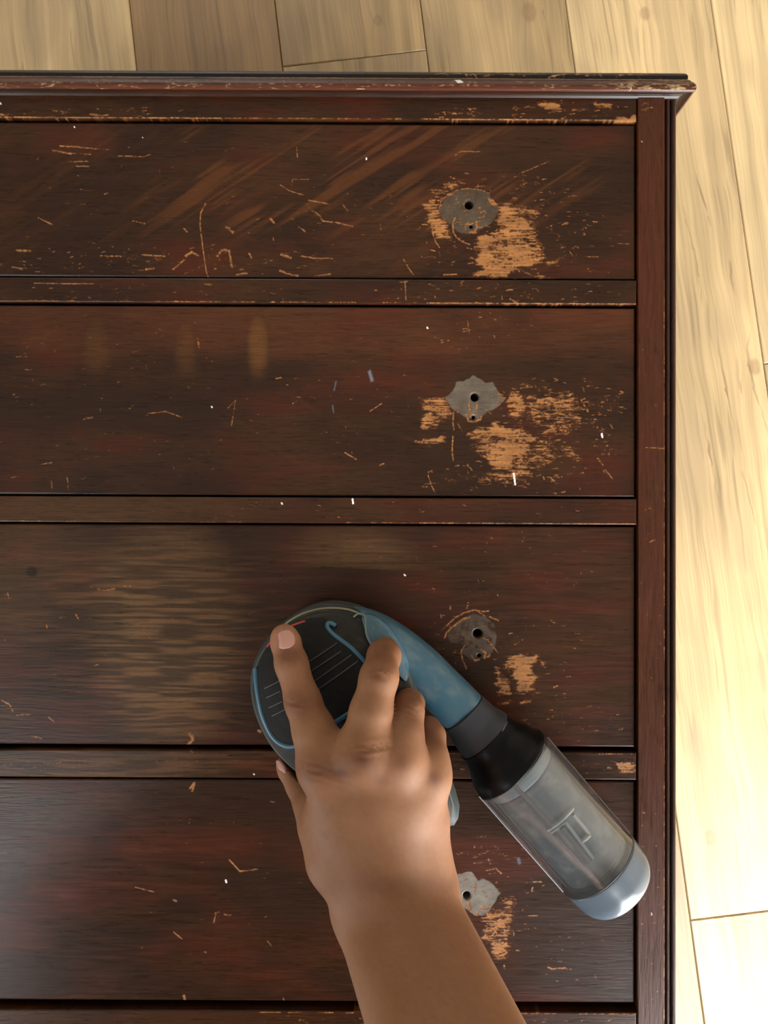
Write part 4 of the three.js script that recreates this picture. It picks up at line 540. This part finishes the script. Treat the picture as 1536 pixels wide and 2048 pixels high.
function nets(sdf, lo, hi, cell, color) {             // naive surface nets, then two Newton steps on to the surface
  const nx = Math.ceil((hi.x - lo.x) / cell) + 1, ny = Math.ceil((hi.y - lo.y) / cell) + 1, nz = Math.ceil((hi.z - lo.z) / cell) + 1, f = new Float32Array(nx * ny * nz), B = 4;
  f.fill(1);
  for (let k0 = 0; k0 < nz; k0 += B) for (let j0 = 0; j0 < ny; j0 += B) for (let i0 = 0; i0 < nx; i0 += B) {     // skip blocks far from the surface
    const m = sdf(lo.x + (i0 + B / 2) * cell, lo.y + (j0 + B / 2) * cell, lo.z + (k0 + B / 2) * cell), far = Math.abs(m) > cell * B * 1.5;
    for (let k = k0; k < Math.min(nz, k0 + B); k++) for (let j = j0; j < Math.min(ny, j0 + B); j++) for (let i = i0; i < Math.min(nx, i0 + B); i++) f[(k * ny + j) * nx + i] = far ? m : sdf(lo.x + i * cell, lo.y + j * cell, lo.z + k * cell);
  }
  const id = new Int32Array(nx * ny * nz).fill(-1), pos = [];
  for (let k = 0; k + 1 < nz; k++) for (let j = 0; j + 1 < ny; j++) for (let i = 0; i + 1 < nx; i++) {
    const o = (k * ny + j) * nx + i; let m = 0; const v = [];
    for (let c = 0; c < 8; c++) { const q = f[o + (c & 1) + ((c >> 1) & 1) * nx + (c >> 2) * nx * ny]; v.push(q); if (q < 0) m |= 1 << c; }
    if (m === 0 || m === 255) continue;
    let sx = 0, sy = 0, sz = 0, n = 0;
    for (let a = 0; a < 8; a++) for (const b of [a | 1, a | 2, a | 4]) if (b !== a && (v[a] < 0) !== (v[b] < 0)) { const t = v[a] / (v[a] - v[b]); sx += (a & 1) + t * ((b & 1) - (a & 1)); sy += ((a >> 1) & 1) + t * (((b >> 1) & 1) - ((a >> 1) & 1)); sz += (a >> 2) + t * ((b >> 2) - (a >> 2)); n++; }
    id[o] = pos.length / 3; pos.push(lo.x + (i + sx / n) * cell, lo.y + (j + sy / n) * cell, lo.z + (k + sz / n) * cell);
  }
  const idx = [], quad = (a, b, c, d, s) => { if (a < 0 || b < 0 || c < 0 || d < 0) return; s ? idx.push(a, b, c, a, c, d) : idx.push(a, c, b, a, d, c); };
  for (let k = 1; k + 1 < nz; k++) for (let j = 1; j + 1 < ny; j++) for (let i = 1; i + 1 < nx; i++) {
    const o = (k * ny + j) * nx + i, s = f[o] < 0;
    if (s !== f[o + 1] < 0) quad(id[o - nx - nx * ny], id[o - nx * ny], id[o], id[o - nx], s);
    if (s !== f[o + nx] < 0) quad(id[o - 1 - nx * ny], id[o - 1], id[o], id[o - nx * ny], s);
    if (s !== f[o + nx * ny] < 0) quad(id[o - 1 - nx], id[o - nx], id[o], id[o - 1], s);
  }
  const nor = new Float32Array(pos.length), col = new Float32Array(pos.length), e = cell * 0.35, P = new Float32Array(pos);
  for (let i = 0; i < P.length; i += 3) {
    let gx = 0, gy = 0, gz = 0;
    for (let it = 0; it < 3; it++) {
      const x = P[i], y = P[i + 1], z = P[i + 2];
      gx = sdf(x + e, y, z) - sdf(x - e, y, z); gy = sdf(x, y + e, z) - sdf(x, y - e, z); gz = sdf(x, y, z + e) - sdf(x, y, z - e);
      const l = Math.hypot(gx, gy, gz) + 1e-12; gx /= l; gy /= l; gz /= l;
      if (it < 2) { const d = clamp(sdf(x, y, z), -cell * 0.5, cell * 0.5); P[i] -= gx * d; P[i + 1] -= gy * d; P[i + 2] -= gz * d; }
    }
    nor[i] = gx; nor[i + 1] = gy; nor[i + 2] = gz;
    const c = color ? color(P[i], P[i + 1], P[i + 2], gx, gy, gz) : [1, 1, 1]; col[i] = c[0]; col[i + 1] = c[1]; col[i + 2] = c[2];
  }
  const g = new THREE.BufferGeometry(); g.setAttribute('position', new THREE.BufferAttribute(P, 3)); g.setAttribute('normal', new THREE.BufferAttribute(nor, 3)); g.setAttribute('color', new THREE.BufferAttribute(col, 3)); g.setIndex(idx); return g;
}
// joints of the right hand: photo pixel, height over the front plane, radius
const J = (px, py, h, r) => [at(px, py, h), r];
const fingers = {
  index: [J(648, 1536, 0.0800, 0.0122), J(628, 1462, 0.0772, 0.0112), J(606, 1404, 0.0735, 0.0096), J(583, 1328, 0.0685, 0.0086), J(571, 1283, 0.0645, 0.0078), J(568, 1273, 0.0635, 0.0066)],
  middle: [J(724, 1508, 0.0865, 0.0122), J(742, 1425, 0.0850, 0.0110), J(758, 1355, 0.0808, 0.0099), J(768, 1312, 0.0660, 0.0088), J(771, 1300, 0.0520, 0.0076)],
  ring: [J(796, 1522, 0.0830, 0.0114), J(808, 1465, 0.0800, 0.0100), J(814, 1422, 0.0735, 0.0088), J(819, 1408, 0.0545, 0.0080), J(814, 1408, 0.0440, 0.0072)],
  little: [J(854, 1552, 0.0730, 0.0104), J(859, 1508, 0.0690, 0.0090), J(861, 1472, 0.0620, 0.0078), J(857, 1460, 0.0470, 0.0070), J(851, 1460, 0.0400, 0.0064)],
  thumb: [J(668, 1716, 0.0640, 0.0160), J(644, 1650, 0.0560, 0.0132), J(626, 1608, 0.0480, 0.0108), J(602, 1570, 0.0400, 0.0084), J(579, 1539, 0.0345, 0.0066), J(571, 1528, 0.0325, 0.0052)],
};
const EL = V(0.090, 0.238, 0.340), WR = at(784, 1800, 0.0655), across = V(0.935, 0, -0.355);
const off = (p, a, s) => p.clone().addScaledVector(a, s);
const palmParts = [
  [J(742, 1745, 0.0760, 0.0150), J(648, 1536, 0.0800, 0.0122)], [J(780, 1745, 0.0790, 0.0150), J(724, 1508, 0.0865, 0.0122)], [J(808, 1745, 0.0775, 0.0150), J(796, 1522, 0.0830, 0.0114)], [J(836, 1748, 0.0700, 0.0140), J(854, 1552, 0.0730, 0.0104)],
  [J(770, 1735, 0.0640, 0.0180), J(745, 1590, 0.0730, 0.0150)], [J(846, 1740, 0.0650, 0.0125), J(850, 1640, 0.0660, 0.0114)], [J(700, 1725, 0.0680, 0.0160), J(662, 1620, 0.0700, 0.0140)], [J(700, 1600, 0.0770, 0.0140), J(810, 1600, 0.0770, 0.0140)],
].map(([a, b]) => cap3(a[0], b[0], a[1], b[1]));
const arm = [cap3(off(WR, across, -0.0140), off(EL, across, -0.010), 0.0195, 0.035), cap3(off(WR, across, 0.0140), off(EL, across, 0.010), 0.0190, 0.033), cap3(at(742, 1742, 0.068), off(WR, across, -0.0135), 0.0165, 0.0190), cap3(at(822, 1745, 0.066), off(WR, across, 0.0140), 0.0155, 0.0185)];
const mid = V().lerpVectors(WR, EL, 0.55); arm.push(cap3(off(V().lerpVectors(WR, EL, 0.3), across, -0.009), off(V().lerpVectors(WR, EL, 0.8), across, -0.008), 0.0235, 0.038));
const fsd = Object.values(fingers).map((f) => chain(f, 0.004));
const knobs = [[652, 1530, 0.0815, 0.0100], [725, 1506, 0.0882, 0.0100], [797, 1520, 0.0843, 0.0095], [855, 1550, 0.0738, 0.0088]].map((k) => ball(at(k[0], k[1], k[2]), k[3]));
// creases: place, direction of the finger in the photo, half length across, spacing, depth
const creases = [[593, 1409, -0.28, 0.0075, 0.0024, 0.00045], [580, 1316, -0.26, 0.006, 0.0018, 0.0003], [757, 1348, 0.15, 0.0075, 0.0022, 0.0004], [640, 1546, -0.35, 0.011, 0.0030, 0.0004], [745, 1500, 0.1, 0.010, 0.0026, 0.00045], [818, 1420, 0.08, 0.007, 0.002, 0.0003]].map(([x, y, a, w, s, d]) => ({ x, y, c: Math.cos(a), q: Math.sin(a), w, s, d }));
const neckSd = (() => { const cs = []; for (let i = 0; i + 1 < neckSt.length; i++) { const a = neckSt[i], b = neckSt[i + 1], r = (q) => Math.max(q[3] * (D - q[2]) / F, q[4]) + 0.0012; cs.push(cap3(at(a[0], a[1], a[2]), at(b[0], b[1], b[2]), r(a), r(b))); } return (x, y, z) => { let d = 1e9; for (const c of cs) d = Math.min(d, dcap(c, x, y, z)); return d; }; })();
function handSdf(x, y, z) {
  let p = 1e9; for (const c of palmParts) p = smin(p, dcap(c, x, y, z), 0.012);
  for (const k of knobs) p = smin(p, k(x, y, z), 0.014);
  let a = 1e9; for (const c of arm) a = smin(a, dcap(c, x, y, z), 0.010);
  p = smin(p, a, 0.016);
  let d = p; for (let i = 0; i < fsd.length; i++) d = Math.min(d, smin(p, fsd[i](x, y, z), i === 4 ? 0.012 : 0.0075));
  // pressed against the tool, not through it
  const dx = x - HC.x, dz = z - HC.z, rr = Math.hypot(dx, dz);
  if (y < 0.075 && rr < 0.14) { const R = headR(Math.atan2(dz, dx)), top = rr < R * 0.955 ? deckH(x, z) + 0.0046 : 0.0468; d = Math.max(d, Math.min(top - y, R + 0.0008 - rr)); d = Math.max(d, -neckSd(x, y, z)); }
  if (d < 0.006 && d > -0.006 && y > 0.05) {
    const w = (D - y) / F, px = x / w + 768, py = z / w + 1024;
    for (const c of creases) { const ux = (px - c.x) * w, uy = (py - c.y) * w, al = -ux * c.q * -1 + uy * c.c, ac = ux * c.c + uy * c.q; const e = Math.exp(-(al * al) / (c.s * c.s * 2.2) - (ac * ac) / (c.w * c.w)); if (e > 0.02) d += c.d * e * (0.5 + 0.5 * Math.cos(al / c.s * 6.283 * 0.8 + ac * 90)); }
  }
  return d;
}
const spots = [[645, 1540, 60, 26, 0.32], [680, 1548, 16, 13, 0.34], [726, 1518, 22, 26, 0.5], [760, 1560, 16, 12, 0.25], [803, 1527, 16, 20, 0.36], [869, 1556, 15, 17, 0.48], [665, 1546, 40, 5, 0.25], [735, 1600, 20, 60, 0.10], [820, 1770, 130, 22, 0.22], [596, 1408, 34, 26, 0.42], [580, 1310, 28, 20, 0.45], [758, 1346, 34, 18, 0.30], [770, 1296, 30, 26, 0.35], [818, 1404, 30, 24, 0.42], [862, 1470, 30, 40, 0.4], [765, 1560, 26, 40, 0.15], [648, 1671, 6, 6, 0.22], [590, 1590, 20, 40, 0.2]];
function skin(x, y, z) {
  const w = (D - y) / F, px = x / w + 768, py = z / w + 1024;
  let l = 1 + 0.10 * (fbm(x * 140, z * 140, 3, 3) - 0.5) + 0.12 * (noise(x * 900, z * 900 + y * 700, 5) - 0.5), red = 0;
  if (y > 0.02 && y < 0.12 && py < 1800) {
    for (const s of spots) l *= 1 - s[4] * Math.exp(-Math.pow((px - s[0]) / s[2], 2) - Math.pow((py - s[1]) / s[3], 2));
    red = 0.75 * Math.exp(-Math.pow((px - 567) / 26, 2) - Math.pow((py - 1268) / 30, 2)) + 0.4 * Math.exp(-Math.pow((px - 562) / 18, 2) - Math.pow((py - 1525) / 26, 2));
  }
  return [mix(0.220, 0.36, red) * l, mix(0.101, 0.158, red) * l * (0.7 + 0.3 * l), mix(0.048, 0.098, red) * l * (0.6 + 0.4 * l)];
}
const skinMat = new THREE.MeshPhysicalMaterial({ vertexColors: true, roughness: 0.62, specularIntensity: 0.45 });
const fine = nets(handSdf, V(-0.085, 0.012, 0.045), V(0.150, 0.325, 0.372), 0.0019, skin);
// the rest of the kneeling body, outside the picture: upper arms, trunk, head, legs
const SR = V(0.195, 0.43, 0.56), SL = V(-0.205, 0.46, 0.57), EL2 = V(-0.36, 0.33, 0.42), WL = V(-0.12, 0.46, 0.22);
const trunk = [cap3(V(0, 0.06, 0.84), V(0, 0.22, 0.76), 0.125, 0.115), cap3(V(0, 0.22, 0.76), V(0, 0.42, 0.62), 0.115, 0.10), cap3(V(-0.06, 0.06, 0.84), V(0.06, 0.06, 0.84), 0.125, 0.125), cap3(V(-0.09, 0.38, 0.63), V(0.09, 0.38, 0.63), 0.095, 0.095), cap3(SL, SR, 0.055, 0.055)];
const legs = [-1, 1].flatMap((s) => [cap3(V(s * 0.085, 0.04, 0.86), V(s * 0.12, -0.345, 0.70), 0.088, 0.062), cap3(V(s * 0.12, -0.335, 0.72), V(s * 0.12, -0.36, 1.06), 0.055, 0.036)]);
const HEAD = V(0, 0.685, 0.50), FACE = V(0, -0.50, -0.866), UPH = V(0, 0.866, -0.50);
const hp = (f, u, x) => HEAD.clone().addScaledVector(FACE, f).addScaledVector(UPH, u).add(V(x, 0, 0));
const headCaps = [cap3(hp(-0.015, 0.03, 0), hp(0.0, 0.02, 0), 0.082, 0.08), cap3(hp(0.02, 0.02, 0), hp(0.045, -0.075, 0), 0.068, 0.042), cap3(hp(0.088, 0.012, 0), hp(0.102, -0.022, 0), 0.009, 0.013), cap3(hp(0.078, -0.052, -0.016), hp(0.078, -0.052, 0.016), 0.010, 0.010), cap3(V(0, 0.47, 0.58), hp(-0.03, -0.05, 0), 0.052, 0.055), ...[-1, 1].map((s) => cap3(hp(-0.012, 0.012, s * 0.079), hp(-0.018, -0.022, s * 0.074), 0.012, 0.009))];
const armsU = [cap3(EL, SR, 0.040, 0.050), cap3(EL2, SL, 0.038, 0.050), cap3(WL, EL2, 0.024, 0.037)];
const lh = [cap3(WL, V(-0.075, 0.485, 0.135), 0.024, 0.027), ...[0, 1, 2, 3].flatMap((i) => [cap3(V(-0.092 + i * 0.017, 0.497, 0.125), V(-0.098 + i * 0.019, 0.525, 0.090), 0.0095, 0.0088), cap3(V(-0.098 + i * 0.019, 0.525, 0.090), V(-0.094 + i * 0.019, 0.548, 0.112), 0.0088, 0.0075)]), cap3(V(-0.055, 0.47, 0.15), V(-0.032, 0.515, 0.135), 0.011, 0.0085)];
const ofCaps = (cs, k) => (x, y, z) => { let d = 1e9; for (const c of cs) d = smin(d, dcap(c, x, y, z), k); return d; };
const bodySd = ofCaps([...trunk, ...legs, ...armsU], 0.05), headSd = ofCaps(headCaps, 0.022), lhSd = ofCaps(lh, 0.006);
const feet = [-1, 1].map((s) => cap3(V(s * 0.12, -0.37, 1.04), V(s * 0.12, -0.385, 1.19), 0.036, 0.026)), feetSd = ofCaps(feet, 0.02);
const wholeSd = (x, y, z) => { let d = smin(bodySd(x, y, z), headSd(x, y, z), 0.03); d = smin(d, feetSd(x, y, z), 0.03); return Math.min(d, smin(d, lhSd(x, y, z), 0.012)); };
const plain = (x, y, z) => { const l = 1 + 0.08 * (fbm(x * 60, z * 60 + y * 50, 4, 2) - 0.5); return [0.22 * l, 0.101 * l, 0.051 * l]; };
const coarse = nets(wholeSd, V(-0.42, -0.43, 0.06), V(0.36, 0.82, 1.25), 0.0105, plain);
const person = mesh('person', mergeGeometries([fine, coarse]), skinMat, scene);
tag(person, 'person reaching in from below with bare forearm and right hand pressing on the sander', 'person');
const cloth = (seed, c, s) => dataTex(128, 128, (a) => { const r = rng(seed); for (let i = 0; i < a.length; i += 4) { const l = 0.85 + 0.3 * r(); a[i] = enc(c[0] * l); a[i + 1] = enc(c[1] * l); a[i + 2] = enc(c[2] * l); a[i + 3] = 255; } }, true);
const shirtSd = (x, y, z) => { const t = ofShirt(x, y, z) - 0.012 + 0.006 * (fbm(x * 14, y * 14 + z * 9, 6, 2) - 0.5), cutR = 0.11 - Math.hypot(x - EL.x, y - EL.y, z - EL.z), cutL = 0.10 - Math.hypot(x - EL2.x, y - EL2.y, z - EL2.z); return Math.max(t, cutR, cutL, 0.075 - Math.hypot(x, y - 0.52, z - 0.545)); };
const ofShirt = ofCaps([...trunk, armsU[0], armsU[1]], 0.05);
const trousersSd = (x, y, z) => Math.max(ofCaps([trunk[0], trunk[2], ...legs], 0.05)(x, y, z) - 0.014, y - 0.02 - (z - 0.84) * 0.3, z - 1.03);
mesh('shirt', nets(shirtSd, V(-0.42, -0.12, 0.32), V(0.36, 0.60, 1.02), 0.0125), std({ color: rgb(0.035, 0.038, 0.045), roughness: 0.95 }), person);
mesh('trousers', nets(trousersSd, V(-0.28, -0.45, 0.55), V(0.28, 0.16, 1.08), 0.0125), std({ color: rgb(0.03, 0.04, 0.07), roughness: 0.95 }), person);
const hairSd = (x, y, z) => { const p = V(x, y, z).sub(HEAD), f = p.dot(FACE), u = p.dot(UPH); return Math.max(headSd(x, y, z) - 0.013 - 0.005 * noise(x * 90, y * 40 + z * 40, 8), f - 0.03 - u * 0.28, -u - 0.06); };
mesh('hair', nets(hairSd, V(-0.13, 0.52, 0.36), V(0.13, 0.84, 0.66), 0.008), std({ color: rgb(0.012, 0.009, 0.008), roughness: 0.6 }), person);
for (const s of [-1, 1]) {
  const g = new THREE.SphereGeometry(0.0105, 20, 14), p = hp(0.0735, 0.006, s * 0.031); g.translate(p.x, p.y, p.z); const e = mesh('eye', g, std({ color: rgb(0.35, 0.32, 0.3), roughness: 0.25 }), person);
  const q = hp(0.0796, 0.0045, s * 0.0305), i = new THREE.SphereGeometry(0.0058, 16, 12); i.translate(q.x, q.y, q.z); mesh('iris', i, std({ color: rgb(0.012, 0.007, 0.004), roughness: 0.15 }), e);
  const l = hp(0.0745, 0.0105, s * 0.031), lid = new THREE.SphereGeometry(0.0112, 20, 10, 0, Math.PI * 2, 0, Math.PI * 0.5); lid.rotateX(-0.25); lid.translate(l.x, l.y - 0.003, l.z); mesh('eyelid', lid, std({ color: rgb(0.17, 0.075, 0.037), roughness: 0.6 }), e);
}
// nails: curved plates that follow the finger end
function nail(c, along, up, l, w) {
  const a = along.clone().normalize(), u = up.clone().addScaledVector(a, -up.dot(a)).normalize(), s = V().crossVectors(a, u), rings = [];
  const f = (q, t) => { const hw = w * Math.pow(Math.max(0, 1 - Math.pow(Math.abs(t * 2 - 1), 2.6)), 1 / 2.1); return c.clone().addScaledVector(a, (t - 0.5) * l).addScaledVector(s, q * hw).addScaledVector(u, -0.55 * q * q * hw * hw / w - 0.0009 * Math.pow(Math.abs(t * 2 - 1), 2)); };
  const pos = [], idx = [], n = 13, m = 15;
  for (let i = 0; i < m; i++) for (let j = 0; j < n; j++) { const p = f(j / (n - 1) * 2 - 1, 0.01 + 0.98 * i / (m - 1)); pos.push(p.x, p.y, p.z); }
  const top = m * n; for (let i = 0; i < top; i++) pos.push(pos[i * 3] - u.x * 0.0012, pos[i * 3 + 1] - u.y * 0.0012, pos[i * 3 + 2] - u.z * 0.0012);
  for (let i = 0; i + 1 < m; i++) for (let j = 0; j + 1 < n; j++) { const q = i * n + j; idx.push(q, q + 1, q + n, q + n, q + 1, q + n + 1); idx.push(top + q, top + q + n, top + q + 1, top + q + n, top + q + n + 1, top + q + 1); }
  const rim = []; for (let j = 0; j < n; j++) rim.push(j); for (let i = 1; i < m; i++) rim.push(i * n + n - 1); for (let j = n - 2; j >= 0; j--) rim.push((m - 1) * n + j); for (let i = m - 2; i > 0; i--) rim.push(i * n);
  rim.forEach((p, i) => { const q = rim[(i + 1) % rim.length]; idx.push(p, top + p, q, q, top + p, top + q); });
  const g = new THREE.BufferGeometry(); g.setAttribute('position', new THREE.Float32BufferAttribute(pos, 3)); g.setIndex(idx); g.computeVertexNormals(); return g;
}
const nailMat = std({ color: rgb(0.40, 0.205, 0.155), roughness: 0.3 });
mesh('fingernail', nail(at(569.5, 1277.5, 0.0738), at(567.5, 1262, 0.070).sub(at(571, 1294, 0.0735)), V(-0.03, 1, -0.2), 0.0106, 0.0052), nailMat, person);
mesh('fingernail', nail(at(558.5, 1540, 0.0390), at(551, 1517, 0.0335).sub(at(576, 1558, 0.041)), V(-0.74, 0.52, 0.42), 0.0115, 0.0040), nailMat, person);
inChestFrame(person);
renderer.render(scene, camera);
